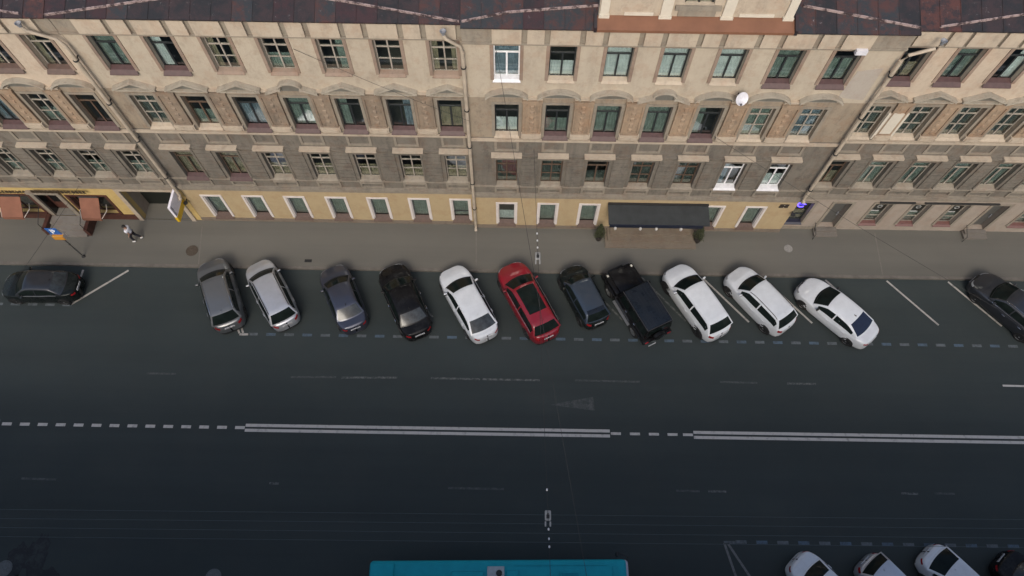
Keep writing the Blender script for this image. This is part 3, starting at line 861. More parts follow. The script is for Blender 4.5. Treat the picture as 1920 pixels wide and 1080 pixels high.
# ------------------------------------------------------------------ the four houses of the long facade
Y_A, Y_B, Y_C, Y_D = 20.43, 20.45, 20.27, 20.50
PX_L, PX_C, PX_R = -17.75, -2.10, 15.17
colsA = [-18.93 - 2.13*i for i in range(8)][::-1]
colsB = [-16.32 + 2.24*i for i in range(7)]
colsC = [-0.36 + 2.24*i for i in range(7)]
colsD = [15.90 + 2.10*i for i in range(9)]
WT = dict(frame=F_WHITE, style='t', sill=SILL_W)
DK = dict(frame=F_DARK, style='t')
specA = {4: dict(frame=F_OLD, style='t', curtain=('sides', 2)), (3, 5): dict(frame=F_DARK, style='t', curtain=('full', 4)), 2: dict(frame=F_OLD, style='six', curtain=('low', 1), sill=S_TRIM2)}
specB = {'pier': S_PILB, (4,0): dict(DK, curtain=('full',1), sill=SILL_R), (4,1): dict(DK, curtain=('left',0), sill=SILL_R), 4: dict(frame=F_OLD, style='six', sill=S_SUR), (4,5): dict(frame=F_OLD, style='six', sill=S_SUR, curtain=None),
         (3,0): dict(frame=F_OLD, style='six', curtain=('full',3), sill=S_TRIM), (3,1): dict(frame=F_BROWN, style='t', curtain=('low',1), sill=S_TRIM),
         (3,2): dict(DK, curtain=('mid',4)), (3,3): dict(DK, curtain=('full',1)), (3,4): dict(DK, curtain=('left',1)), (3,5): dict(DK, curtain=('right',4)), (3,6): dict(DK, curtain=('mid',2)),
         (2,0): dict(frame=F_BROWN, style='t', curtain=('full',2), sill=SILL_R), (2,1): dict(frame=F_BROWN, style='t', curtain=('full',2), sill=SILL_R),
         2: dict(frame=F_OLD, style='six', curtain=('low',2), sill=S_TRIM2), 'roof': [ROOF[0], ROOF[1], ROOF[0], ROOF[1], ROOF[2]]}
specC = {(4,0): dict(WT, curtain=('full',4), surround=S_SUR), (4,1): dict(DK, curtain=('low',0), sill=S_TRIM), (4,2): dict(DK, curtain=('full',0), sill=S_TRIM), (4,3): dict(DK, curtain=('full',0), sill=S_TRIM),
         (4,4): dict(DK, curtain=('full',0), sill=S_TRIM), (4,5): dict(DK, curtain=('full',1), sill=SILL_R), (4,6): dict(DK, curtain=('mid',1), sill=SILL_R),
         (3,0): dict(DK, curtain=('low',0), sill=S_TRIM), (3,1): dict(DK, curtain=('low',1)), (3,2): dict(DK, curtain=('full',1)), (3,3): dict(DK, curtain=('full',1)), (3,4): dict(DK, curtain=('left',1)),
         (3,5): dict(frame=F_OLD, style='six', curtain=('full',1), sill=S_TRIM), (3,6): dict(frame=F_OLD, style='six', curtain=('full',4), sill=S_TRIM),
         2: dict(frame=F_BROWN, style='six', curtain=('full',3), sill=S_TRIM2), (2,2): dict(frame=F_BROWN, style='t', curtain=('low',3), sill=S_TRIM2), (2,5): dict(WT, curtain=('left',4)), (2,6): dict(WT, curtain=('low',0)),
         'roof': [ROOF[0], ROOF[2], ROOF[1], ROOF[2]]}
specD = {4: dict(DK, curtain=('full',1), sill=SILL_R), (4,0): dict(DK, curtain=('low',2), sill=SILL_R), (4,2): dict(DK, curtain=('right',0), sill=SILL_R), 3: dict(frame=F_OLD, style='six', sill=S_TRIM, curtain=('full',3)),
         2: dict(frame=F_OLD, style='t', sill=S_TRIM2, curtain=('full',1)), (2,0): dict(frame=F_BROWN, style='t', sill=S_TRIM2, curtain=('low',2)), 'roof': [ROOF[2], ROOF[3], ROOF[0], ROOF[3]]}
hA = house('beige house on the left above the shop with brown awnings and a gateway', Y_A, PX_L-17.3, PX_L, colsA, 'arc', 3, gf_shop, specA, S_TOP2)
hB = house('beige house left of centre with triangular window heads and seven yellow ground floor windows', Y_B, PX_L, PX_C, colsB, 'tri', 3, gf_yellow(), specB)
hC = house('beige house with a rust brown roof patch above the dark entrance canopy', Y_C, PX_C, PX_R, colsC, 'arc', 3, gf_yellow(skip=(3, 4), canopy=True), specC)
hD = house('beige house on the right with triangular window heads above a grey pink ground floor', Y_D, PX_R, PX_R+19.0, colsD, 'tri', 3, gf_pink, specD, S_TOP2)
# gutter boards: low at the downpipes, highest mid-house
def fl(h, X0, X1, FX0, FX1, top):
    xc = (X0+X1)/2; m = 0.5*(FX0+FX1)
    flashing(h, [(FX0-xc, 0.05), (FX0+(m-FX0)*0.55-xc, top*0.62), (m-xc, top), (FX1+(m-FX1)*0.55-xc, top*0.62), (FX1-xc, 0.05)])
fl(hB, PX_L, PX_C, -19.0+1.3, -2.75+0.6, 1.15)
flashing(hC, [(PX_C+0.05-6.535, 0.18), (-0.3-6.535, 0.55), (3.15-6.535, 0.85)])
flashing(hC, [(10.75-6.535, 0.95), (13.2-6.535, 0.55), (PX_R-0.05-6.535, 0.22)])
flashing(hD, [(PX_R+0.75-(PX_R+9.5), 0.1), (20-(PX_R+9.5), 0.75), (24.6-(PX_R+9.5), 1.2), (PX_R+18.9-(PX_R+9.5), 0.2)])
flashing(hA, [(-34.9-(PX_L-8.65), 0.2), (-27-(PX_L-8.65), 1.1), (PX_L-0.9-(PX_L-8.65), 0.1)])
# attic front and rust coloured apron on the middle house
xc = (PX_C+PX_R)/2
ax0, ax1 = 3.02-xc, 10.40-xc
AP = 0.50
def ap(x, s, dz): p = roof_pt(x, s); return (p[0], p[1], p[2]+dz)
MB().hexa([ap(ax0,-0.04,-0.06),ap(ax1,-0.04,-0.06),ap(ax1,AP,0.03),ap(ax0,AP,0.03),ap(ax0,-0.04,0.05),ap(ax1,-0.04,0.05),ap(ax1,AP,0.06),ap(ax0,AP,0.06)]).build('roof_apron', RUST, hC)
MB().hexa([ap(ax0-0.12,-0.05,-0.06),ap(ax0-0.004,-0.05,-0.06),ap(ax0-0.004,AP,0.0),ap(ax0-0.12,AP,0.0),ap(ax0-0.12,-0.05,0.16),ap(ax0-0.004,-0.05,0.16),ap(ax0-0.004,AP,0.2),ap(ax0-0.12,AP,0.2)]).build('apron_edge', ROOF[1], hC)
MB().hexa([ap(ax1+0.004,-0.05,-0.06),ap(ax1+0.12,-0.05,-0.06),ap(ax1+0.12,AP,0.0),ap(ax1+0.004,AP,0.0),ap(ax1+0.004,-0.05,0.16),ap(ax1+0.12,-0.05,0.16),ap(ax1+0.12,AP,0.2),ap(ax1+0.004,AP,0.2)]).build('apron_edge', ROOF[1], hC)
ay = -EAVE_O+AP; az = EAVE_Z+AP*SLOPE
wx = 6.70-xc
att = wall(hC, ax0+0.05, ax1-0.05, az-0.1, az+2.6, [(wx-0.55, wx+0.55, az+0.62, az+2.0, ay+0.2)], S_TRIM, 'attic_wall', y=ay)
MB().box(ax0+0.05, ax1-0.05, ay+0.25, ay+0.3, az-0.1, az+2.55).build('attic_wall', ROOM, hC)
wn = MB().box(wx-0.55, wx-0.47, ay+0.12, ay+0.18, az+0.63, az+1.99).box(wx+0.47, wx+0.55, ay+0.12, ay+0.18, az+0.63, az+1.99).box(wx-0.04, wx+0.04, ay+0.12, ay+0.18, az+0.63, az+1.99).build('attic_window', F_DARK, hC)
MB().box(wx-0.47, wx+0.47, ay+0.15, ay+0.155, az+0.63, az+1.99).build('pane', GLASS, wn)
for s in (-1, 1):
    MB().box(wx+s*1.15-0.20, wx+s*1.15+0.20, ay-0.08, ay+0.02, az-0.05, az+2.3).box(wx+s*1.15-0.24, wx+s*1.15+0.24, ay-0.12, ay+0.02, az-0.053, az+0.12).build('attic_pilaster', S_LIGHT, hC)
for q in (ax0+0.25, ax1-0.25):
    MB().box(q-0.16, q+0.16, ay-0.08, ay+0.03, az-0.05, az+2.3).box(q-0.20, q+0.20, ay-0.12, ay+0.03, az-0.053, az+0.14).build('attic_pilaster', S_LIGHT, hC)
MB().box(wx-0.85, wx+0.85, ay-0.10, ay+0.02, az+0.40, az+0.60).box(wx-0.7, wx+0.7, ay-0.05, ay+0.02, az+0.10, az+0.36).build('attic_sill', S_TRIM2, hC)
for qa, qb in ((ax0+1.0, wx-1.6), (wx+1.6, ax1-0.8)): MB().box(qa, qb, ay-0.05, ay+0.02, az+0.10, az+0.22).build('attic_ledge', S_LIGHT, hC)
MB().hexa([(ax0,ay-0.1,az+2.5),(ax1,ay-0.1,az+2.5),(ax1,5.5,az+2.6),(ax0,5.5,az+2.6),(ax0,ay-0.1,az+2.62),(ax1,ay-0.1,az+2.62),(ax1,5.5,az+2.8),(ax0,5.5,az+2.8)]).build('attic_roof', ROOF[1], hC)
# repaired plaster near the right downpipe, and a freshly plastered pier on the right house
MB().hexa([(13.72-xc,-0.012,11.35),(14.85-xc,-0.012,11.2),(14.85-xc,0.01,11.2),(13.72-xc,0.01,11.35),(13.85-xc,-0.012,12.9),(14.8-xc,-0.012,13.1),(14.8-xc,0.01,13.1),(13.85-xc,0.01,12.9)]).build('plaster_repair', S_PATCH, hC)
xd = PX_R+9.5
MB().box(16.48-xd, 17.40-xd, -0.115, 0.0, 8.46, 10.2).build('plaster_repair', S_LIGHT, hD)

downpipe('pale downpipe between the shop house and the house with the yellow window row', PX_L, Y_B-0.02, -1.0, 3.0)
downpipe('pale downpipe running down the middle of the facade beside the arched heads', PX_C, Y_C+0.10, -0.65, 0.35)
downpipe('pale downpipe at the right end of the canopy house above the address plate', PX_R-0.05, Y_C+0.02, 0.95, 3.85)

# houses across the street, behind and below the drone: they shade the near half of the road
def plain_house(label, X0, X1):
    b = thing('apartment_building', label, 'building', ((X0+X1)/2, 2*CENTRE-20.4, 0), math.pi)
    hw = (X1-X0)/2; n = int((X1-X0)/2.6)
    C = [-hw+1.4+i*(2*hw-2.8)/(n-1) for i in range(n)]
    hs = [(c-0.52, c+0.52, z, z+2.0) for c in C for z in (0.7, 4.5, 8.4, 12.0)]
    wall(b, -hw, hw, 0.0, 14.9, hs, S_MID)
    for h in hs:
        win = put('window', cached('oppw', lambda: MB().box(-0.52, 0.52, 0, 0.05, 0, 0.07).box(-0.52, 0.52, 0, 0.05, 1.93, 2.0).box(-0.52, -0.45, 0, 0.05, 0.073, 1.927).box(0.45, 0.52, 0, 0.05, 0.073, 1.927).box(-0.03, 0.03, 0, 0.05, 0.073, 1.927).mesh('window', F_DARK)), b, ((h[0]+h[1])/2, REC, h[2]))
        put('pane', cached('oppp', lambda: MB().box(-0.45, 0.45, 0.02, 0.03, 0.073, 1.927).mesh('pane', GLASS)), win)
    MB().box(-hw, hw, 0.5, 0.55, 0, 14.8).build('interior', ROOM, b)
    for z in (3.5, 8.1, 14.2): MB().box(-hw+0.01, hw-0.01, -0.14, 0.01, z, z+0.2).build('belt_course', S_TRIM, b)
    MB().hexa([(-hw,-0.4,14.9),(hw,-0.4,14.9),(hw,7,17.6),(-hw,7,17.6),(-hw,-0.4,14.96),(hw,-0.4,14.96),(hw,7,17.66),(-hw,7,17.66)]).build('roof', ROOF[0], b)
    MB().hexa([(-hw,7,17.6),(hw,7,17.6),(hw,13,14.9),(-hw,13,14.9),(-hw,7,17.66),(hw,7,17.66),(hw,13,14.96),(-hw,13,14.96)]).build('rear_roof', ROOF[0], b)
    MB().box(-hw, hw, 12.8, 13, 0, 14.9).build('rear_wall', S_MID, b)
plain_house('tan house across the street on the near side, left of the drone', -40, -4)
plain_house('tan house across the street on the near side, right of the drone', -4, 40)

# ------------------------------------------------------------------ street furniture on the facade and pavement
def entrance():
    x0, x1 = 5.08, 10.45
    t = thing('entrance_canopy', 'wide dark flat canopy over the steps of the yellow ground floor entrance', 'canopy', ((x0+x1)/2, Y_C, 0))
    h = (x1-x0)/2
    CM = plain('dark_canopy_sheet', (0.036, 0.040, 0.041), 0.45, var=0.25, vscale=1.5)
    MB().hexa([(-h,-1.22,2.58),(h,-1.22,2.58),(h,-0.01,2.74),(-h,-0.01,2.74),(-h,-1.22,2.66),(h,-1.22,2.66),(h,-0.01,2.84),(-h,-0.01,2.84)]).build('canopy_sheet', CM, t)
    MB().box(-h+0.05, h-0.35, -1.27, -1.225, 2.42, 2.67).build('fascia', plain('navy_fascia', (0.012, 0.016, 0.03), 0.4), t)
    MB().box(-h, h, -0.12, -0.005, 2.845, 2.92).build('wall_bracket', DKM, t)
    LM = plain('white_lamp', (0.45,0.43,0.40), 0.3)
    for px in (1154, 1201, 1231, 1277):
        c = gp(px, 427, 2.5)
        lathe('spot_lamp', [(0.03,-0.10),(0.07,-0.10),(0.08,0.02),(0.04,0.07)], LM, t, (c.x-(x0+x1)/2, -1.33, 2.46), 10)
    for s in (-1, 1):
        MB().tube([(s*(h-0.2),-1.15,2.60),(s*(h-0.2),-0.02,2.05)], 0.025, 6).build('brace', DKM, t)
    st = thing('entrance_steps', 'broad stone steps under the dark entrance canopy', 'steps', ((5.3+10.2)/2, Y_C, SWZ))
    SM = stucco('sandstone_step', (0.19, 0.158, 0.122), (0.11, 0.095, 0.08), 0.6, streak=0.2)
    for k, (d, z) in enumerate(((1.25, 0.13), (0.90, 0.26), (0.55, 0.39))):
        hw = 2.55-k*0.14
        MB().box(-hw, hw, -d, -0.06, 0 if k == 0 else z-0.129, z).build('step', SM, st)
entrance()

def shrub(px, py, label, hgt, seed):
    c = gp(px, py, SWZ)
    t = thing('potted_shrub', label, 'potted plant', (c.x, c.y, SWZ), group='potted shrubs at the entrance')
    lathe('pot', [(0.16,0.0),(0.17,0.01),(0.23,0.40),(0.25,0.41),(0.25,0.45),(0.20,0.45),(0.19,0.38)], plain('dark_planter', (0.03,0.025,0.022), 0.6), t, k=16)
    MB().tube([(0,0,0.35),(0.01,0,0.75)], [0.03,0.02], 6).build('stem', plain('bark', (0.06,0.04,0.03), 0.9), t)
    rnd = random.Random(seed); mb = MB()
    for i in range(1500):
        u = rnd.random(); z = 0.42+u*hgt; rmax = 0.40*(1-u)**0.7*min(1, 0.5+u*4)+0.03
        a = rnd.random()*6.283; r_ = rmax*math.sqrt(rnd.random())*(0.85+0.3*math.sin(a*3+seed))
        p = Vector((r_*math.cos(a), r_*math.sin(a), z)); s = 0.03+0.03*rnd.random()
        d1 = Vector((rnd.uniform(-1,1), rnd.uniform(-1,1), rnd.uniform(-.3,1))).normalized()*s
        d2 = d1.cross(Vector((rnd.uniform(-1,1), rnd.uniform(-1,1), rnd.uniform(-1,1)))).normalized()*s*0.5
        mb.quad(p-d2, p+d1*0.5-d2*0.1, p+d1, p+d2)
    o = mb.build('foliage', plain('shrub_leaf', (0.045,0.055,0.022), 0.7, var=0.4, vscale=20), t)
shrub(1122, 448, 'dark conical shrub in a planter at the left end of the entrance steps', 1.15, 3)
shrub(1306, 452, 'dark conical shrub in a planter at the right end of the entrance steps', 1.05, 5)

# satellite dish
c = fp(1387, 170, Y_C)
t = thing('satellite_dish', 'white satellite dish on the upper wall of the middle house', 'satellite dish', (c.x, Y_C, c.z))
DM = plain('dish_white', (0.60,0.60,0.64), 0.4)
dish = lathe('dish', [(0.001,0.0),(0.12,0.012),(0.24,0.05),(0.33,0.10),(0.34,0.11),(0.325,0.115),(0.22,0.07),(0.001,0.02)], DM, t, (0.0,-0.42,0.0), 24)
dish.scale = (0.85, 0.85, 0.85); dish.rotation_euler = (R(58), 0, R(18))
MB().tube([(0,0,-0.15),(0,-0.2,-0.15),(0,-0.36,-0.03)], 0.025, 6).build('mount', DKM, t)
MB().tube([(0,-0.45,-0.25),(-0.06,-0.78,0.02)], 0.014, 6).build('feed_arm', DKM, t)
lathe('feed_horn', [(0.03,-0.05),(0.045,0.0),(0.04,0.05)], plain('horn_grey',(0.12,0.12,0.14),0.5), t, (-0.06,-0.80,0.04), 10)
# white box lamp under the cornice on the right
c = fp(1612, 88, Y_C)
t = thing('camera_box', 'small white box fixed under the cornice above the top right window', 'wall box', (c.x, Y_C, c.z))
MB().box(-0.22,0.22,-0.34,-0.18,-0.10,0.12).build('housing', DM, t); MB().box(-0.03,0.03,-0.178,0.0,-0.04,0.02).build('arm', DKM, t)
# address plates
c = fp(1470, 386, Y_C)
t = thing('address_plate', 'pair of small dark address plates on the yellow wall beside the blue neon letter', 'plate', (c.x, Y_C, c.z))
PD = plain('plate_dark', (0.035,0.028,0.022), 0.4); PL = plain('plate_mark', (0.4,0.36,0.28), 0.5)
for q in (0.09, -0.09):
    p = MB().box(-0.24,0.24,-0.035,-0.005,q-0.07,q+0.07).build('plate', PD, t)
    MB().box(-0.02,0.03,-0.040,-0.0355,q-0.03,q+0.03).build('mark', PL, p)

# shop awnings, porch steps, blade sign
AW = plain('brown_awning_cloth', (0.20,0.085,0.052), 0.85, var=0.12, vscale=2)
def awning(xa, xb, label):
    xm = (xa+xb)/2; h = (xb-xa)/2
    t = thing('awning', label, 'awning', (xm, Y_A, 1.6), group='brown shop awnings')
    z = -1.6
    MB().hexa([(-h,-0.92,1.63+z),(h,-0.92,1.63+z),(h,-0.02,2.40+z),(-h,-0.02,2.40+z),(-h,-0.93,1.66+z),(h,-0.93,1.66+z),(h,-0.02,2.44+z),(-h,-0.02,2.44+z)]).build('cloth', AW, t)
    MB().box(-h,h,-0.95,-0.932,1.46+z,1.665+z).build('valance', AW, t)
    ST = plain('pale_steel', (0.5,0.45,0.4), 0.4)
    for s in (-1, 1):
        MB().tube([(s*(h+0.03),-0.93,1.62+z),(s*(h+0.22),-0.45,1.72+z)], 0.022, 6).build('arm', ST, t)
        MB().tube([(s*(h+0.22),-0.45,1.72+z),(s*(h+0.03),-0.03,1.66+z)], 0.022, 6).build('arm', ST, t)
    lathe('roller', [(0.05,-h),(0.05,h)], DKM, t, (0,-0.06,2.45+z), 8).rotation_euler = (0, R(90), 0)
awning(-23.55, -22.50, 'brown shop awning between the shop door and the gateway')
awning(-27.90, -26.75, 'brown shop awning at the left edge beyond the shop door')
t = thing('shop_steps', 'grey stone steps with side walls in front of the shop door', 'steps', (-25.0, Y_A, SWZ))
GS = stucco('grey_step', (0.20,0.185,0.165), (0.13,0.12,0.11), 0.5, streak=0.15)
for k, (d, z) in enumerate(((1.25,0.15),(0.95,0.30),(0.65,0.45))):
    MB().box(-1.05,1.05,-d,-0.13,0 if k == 0 else z-0.148,z).build('step', GS, t)
for s in (-1, 1):
    MB().box(s*1.16-0.10,s*1.16+0.10,-1.15,-0.14,0,0.62).build('side_wall', plain('shopfront_brown',(0.075,0.030,0.022),0.5), t)
    MB().tube([(s*1.16,-1.1,0.62),(s*1.16,-1.1,1.1),(s*1.16,-0.2,1.5)], 0.022, 6).build('handrail', DKM, t)

t = thing('blade_sign', 'white and yellow projecting sign on the wall by the gateway', 'sign', (-17.95, Y_A, 2.1))
SW = plain('sign_white', (0.80,0.78,0.84), 0.4); SY = plain('sign_yellow', (0.66,0.42,0.01), 0.4)
MB().box(-0.06,0.06,-1.30,-0.10,0.42,1.35).build('white_panel', SW, t)
MB().box(-0.07,0.07,-1.32,-0.10,0.0,0.417).build('yellow_panel', SY, t)
for q in (0.3, 1.1): MB().tube([(0,-0.10,q),(0,0.0,q)], 0.025, 6).build('bracket', DKM, t)
rnd = random.Random(2)
for i in range(7):
    z = 0.52+i*0.11
    MB().box(0.0605,0.068,-1.27,-1.16+0.03*rnd.random(),z,z+0.05).build('sign_mark', plain('sign_mark_dark',(0.05,0.05,0.09),0.5), t)

# parking sign on its post
b0 = gp(157, 481, SWZ)
t = thing('parking_sign', 'grey post with a blue parking sign and an orange notice on the left pavement', 'sign', (b0.x, b0.y, SWZ))
hp = 3.0
MB().tube([(0,0,0),(0,0,hp)], 0.035, 8).build('post', plain('post_grey',(0.10,0.10,0.095),0.5,0.3), t)
lathe('base', [(0.10,0.0),(0.10,0.03),(0.05,0.06)], DKM, t, k=12)
def sign_box(name, z0, z1, wd, mat, y=-0.06):
    return MB().box(-wd/2, wd/2, y-0.012, y+0.012, z0, z1).build(name, mat, t)
p = sign_box('blue_panel', 2.55, 3.15, 0.6, plain('sign_blue', (0.03,0.13,0.42), 0.4), -0.055)
PW = plain('sign_pure_white', (0.75,0.75,0.75), 0.4)
MB().box(-0.13,-0.06,-0.075,-0.068,2.65,3.05).build('letter', PW, p)
MB().tube([(-0.06,-0.071,3.02),(0.05,-0.071,3.02),(0.12,-0.071,2.93),(0.05,-0.071,2.84),(-0.06,-0.071,2.84)], 0.03, 6).build('letter', PW, p)
NT = plain('notice_white', (0.6,0.55,0.5), 0.5); NO = plain('notice_orange', (0.55,0.25,0.03), 0.5)
n = MB().box(-0.28,0.28,-0.14,0.14,2.12,2.45).build('notice_box', NT, t)
MB().box(-0.29,0.29,-0.15,-0.141,2.13,2.44).build('orange_face', NO, n)
MB().box(-0.285,0.285,-0.139,0.0,2.4505,2.46).build('orange_face', NO, n)
lathe('clamp', [(0.05,-0.03),(0.05,0.03)], DKM, t, (0,0,1.4), 8)

# door slabs on the right, odd items on the pavement
S_STEP = stucco('grey_doorstep', (0.17,0.155,0.135), (0.12,0.11,0.10), 0.4, streak=0.1)
for xx, lb in ((17.75, 'pale stone doorstep at the grey door right of the neon window'), (26.25, 'pale stone doorstep at the door by the right edge')):
    t = thing('doorstep', lb, 'step', (xx, Y_D, SWZ))
    MB().box(-0.66,0.66,-0.55,-0.04,0,0.14).box(-0.60,0.60,-0.30,-0.04,0.143,0.27).build('slab', S_STEP, t)
    MB().tube([(-0.74,-0.7,0.0),(-0.74,-0.7,0.5),(-0.74,-0.05,0.75)], 0.02, 6).build('handrail', DKM, t)
manhole(1478, 466, 0.24, 'pale round cover in the pavement near the address plate', SWZ, (0.26, 0.25, 0.23), 'cover_pale')

# ------------------------------------------------------------------ overhead: trolley wires, street lamps on a span, guy cables
WIRE = plain('copper_wire', (0.075,0.095,0.10), 0.5, 0.3)
CABLE = plain('black_cable', (0.02,0.02,0.02), 0.6)
names = ['northernmost', 'second', 'third', 'southernmost']
ords = ['farthest from the bus', 'second counting from the centre line', 'third counting from the centre line', 'nearest the bus']
for i, (yl, yr) in enumerate(((955,968),(972,985),(989,1003),(1006,1020))):
    a = gp(0, yl, 5.8); b = gp(1700, yr+4, 5.8); d_ = (b-a)
    A = a - d_*0.6; B = b + d_*0.6
    o = MB().tube([A+(B-A)*k/40 for k in range(41)], 0.008, 5).build('trolley_wire', WIRE)
    tag(o, 'thin overhead trolley wire along the road, ' + ords[i], 'wire', 'trolley wires')
# span cable with insulators and two lamps
zs = 7.4
pa, pb = gp(1001, 425, zs), gp(1029, 1040, zs)
ax_ = Vector((pa.x, Y_C, zs)); bx_ = Vector((pb.x+(pb.x-pa.x)*0.4, 2*CENTRE-20.4, zs))
sp = thing('span_cable', 'thin cable across the street with white insulators, carrying the two hanging lamps', 'cable', (ax_.x, Y_C, zs))
MB().tube([ax_.lerp(bx_, k/24)-ax_ - Vector((0,0,0.25*math.sin(math.pi*k/24))) for k in range(25)], 0.009, 5).build('cable', CABLE, sp)
INS = plain('porcelain', (0.6,0.6,0.6), 0.3)
for py in (435, 448, 461, 916, 991, 1009, 1024):
    f = (gp(1015, py, zs).y - ax_.y)/(bx_.y-ax_.y)
    p = ax_.lerp(bx_, f)-ax_ - Vector((0,0,0.25*math.sin(math.pi*f)))
    lathe('insulator', [(0.012,-0.05),(0.034,-0.03),(0.034,0.03),(0.012,0.05)], INS, sp, p, 8, axis='y')
def lamp(py, label):
    f = (gp(1013, py, zs).y - ax_.y)/(bx_.y-ax_.y)
    p = ax_.lerp(bx_, f) - Vector((0,0,0.25*math.sin(math.pi*f)+0.10))
    t = thing('hanging_street_lamp', label, 'street lamp', p, group='lamps hanging over the street')
    LMm = plain('lamp_grey', (0.27,0.27,0.26), 0.45)
    bm_obj('housing', bevel_box(0.24,0.38,0.11,0.04), LMm, t, (0,0.03,0))
    MB().box(-0.12,-0.06,-0.36,-0.18,-0.03,0.02).box(0.06,0.12,-0.36,-0.18,-0.03,0.02).build('bracket', LMm, t)
    MB().box(-0.03,0.03,0.05,0.11,0.056,0.10).build('hanger', DKM, t)
    MB().box(-0.06,0.06,-0.08,0.06,0.0555,0.062).build('cover', DKM, t)
    MB().box(-0.10,0.10,-0.12,0.20,-0.075,-0.0555).build('lens', plain('lamp_lens',(0.6,0.6,0.55),0.2), t)
lamp(476, 'small grey street lamp hanging over the pavement above the red car')
lamp(966, 'small grey street lamp hanging over the near lane above the bus')
def guy(a, b, label, sag=0.3):
    a, b = Vector(a), Vector(b)
    o = MB().tube([a.lerp(b, k/30)-Vector((0,0,sag*math.sin(math.pi*k/30))) for k in range(31)], 0.008, 5).build('guy_cable', CABLE)
    tag(o, label, 'cable')
p = fp(930, 92, Y_C); q = gp(1098, 1062, 9.0); guy(p, p+(q-p)*1.3, 'long black cable running from the white framed top window across the street over the bus')
p = fp(1330, 250, Y_C); q = gp(1765, 515, 4.6); guy(p, p+(q-p)*1.25, 'black cable slanting down to the right over the pavement by the empty bays', 0.15)
p = fp(150, 345, Y_A); q = gp(45, 500, 4.2); guy(p, p+(q-p)*1.3, 'black cable slanting down to the left over the pavement by the parking sign', 0.1)
p = fp(550, 90, Y_B)-Vector((0,0.05,0)); q = fp(880, 210, Y_C)-Vector((0,0.5,0)); guy(p, q, 'thin cable drooping across the upper wall left of the middle downpipe', 0.1)

# ------------------------------------------------------------------ cars
def paint(name, col, metal=0.0, rough=0.28):
    if name in MAT: return MAT[name]
    m, nt, b = _nodes(name)
    f = ramp(nt, noise(nt, 2.2, 5, 0.65), 0.35, 0.7)
    dusty = tuple(c*0.86+0.012 for c in col)
    nt.links.new(mixc(nt, f, col, dusty), b.inputs['Base Color'])
    rr = nt.nodes.new('ShaderNodeMapRange'); nt.links.new(f, rr.inputs['Value'])
    rr.inputs['To Min'].default_value = rough; rr.inputs['To Max'].default_value = rough+0.12
    nt.links.new(rr.outputs[0], b.inputs['Roughness'])
    b.inputs['Metallic'].default_value = metal
    b.inputs['Coat Weight'].default_value = 0.12 if max(col) < 0.03 else 0.6
    b.inputs['Specular IOR Level'].default_value = 0.14 if max(col) < 0.03 else 0.5
    b.inputs['Coat Roughness'].default_value = 0.08
    MAT[name] = m
    return m
CGLASS = plain('car_glass', (0.010,0.015,0.014), 0.08, spec=0.13, var=0.3, vscale=2.5)
CGLASS2 = plain('car_glass_dusty', (0.034,0.041,0.046), 0.14, spec=0.40, var=0.5, vscale=4)
RUBBER = plain('tyre_rubber', (0.018,0.018,0.018), 0.8)
TRIM = plain('black_plastic', (0.016,0.016,0.017), 0.55)
RIM_S = plain('alloy_silver', (0.42,0.43,0.44), 0.3, 0.7)
RIM_D = plain('alloy_dark', (0.10,0.10,0.105), 0.35, 0.6)
CHROME = plain('chrome', (0.65,0.66,0.68), 0.15, 1.0)
HEADL = plain('headlamp_glass', (0.28,0.30,0.32), 0.12, spec=0.8, var=0.3, vscale=14)
TAILL = plain('tail_lamp_red', (0.30,0.012,0.016), 0.18, spec=0.7, var=0.2, vscale=14)
PLATE = plain('number_plate', (0.55,0.55,0.56), 0.5, var=0.15, vscale=25)
SEAM = plain('panel_gap', (0.01,0.01,0.01), 0.8)

SY_ = [0.90,0.97,1.0,1.0,0.988,0.978,0.955,0.90,0.75,0.45,0.0]
SZ_ = [0.0,0.07,0.28,0.48,0.66,0.78,0.88,0.95,0.985,1.0,1.008]
KB = [0,0.25,0.44,0.52,0.60,0.70,0.85,1.0]

def patch(fn, U, V, off, mat, name, parent, skirt=0.012, flip=False):
    def nrm(u, v):
        h = 1e-3
        a = fn(u+h, v)-fn(u-h, v); b = fn(u, v+h)-fn(u, v-h)
        n = a.cross(b)
        if n.length < 1e-12: n = Vector((0,0,1))
        n.normalize()
        p = fn(u, v)
        if n.dot(p - Vector((p.x*0.7, 0, 0.55))) < 0: n = -n
        return n
    N = [[nrm(u, v) for v in V] for u in U]
    G = [[fn(u, v)+N[i][j]*off for j, v in enumerate(V)] for i, u in enumerate(U)]
    mb = MB().grid(G, skirt, lambda i, j: N[i][j])
    o = mb.build(name, mat, parent)
    bm = bmesh.new(); bm.from_mesh(o.data); bmesh.ops.recalc_face_normals(bm, faces=bm.faces)
    bm.faces.ensure_lookup_table(); f0 = bm.faces[len(bm.faces)//3 if False else ((len(U)-1)//2)*(len(V)-1)+(len(V)-1)//2]
    if f0.normal.dot(N[(len(U)-1)//2][(len(V)-1)//2]) < 0: bmesh.ops.reverse_faces(bm, faces=bm.faces)
    bm.to_mesh(o.data); bm.free()
    return sharp(o, 40)

def lin(a, b, n): return [a+(b-a)*i/(n-1) for i in range(n)]

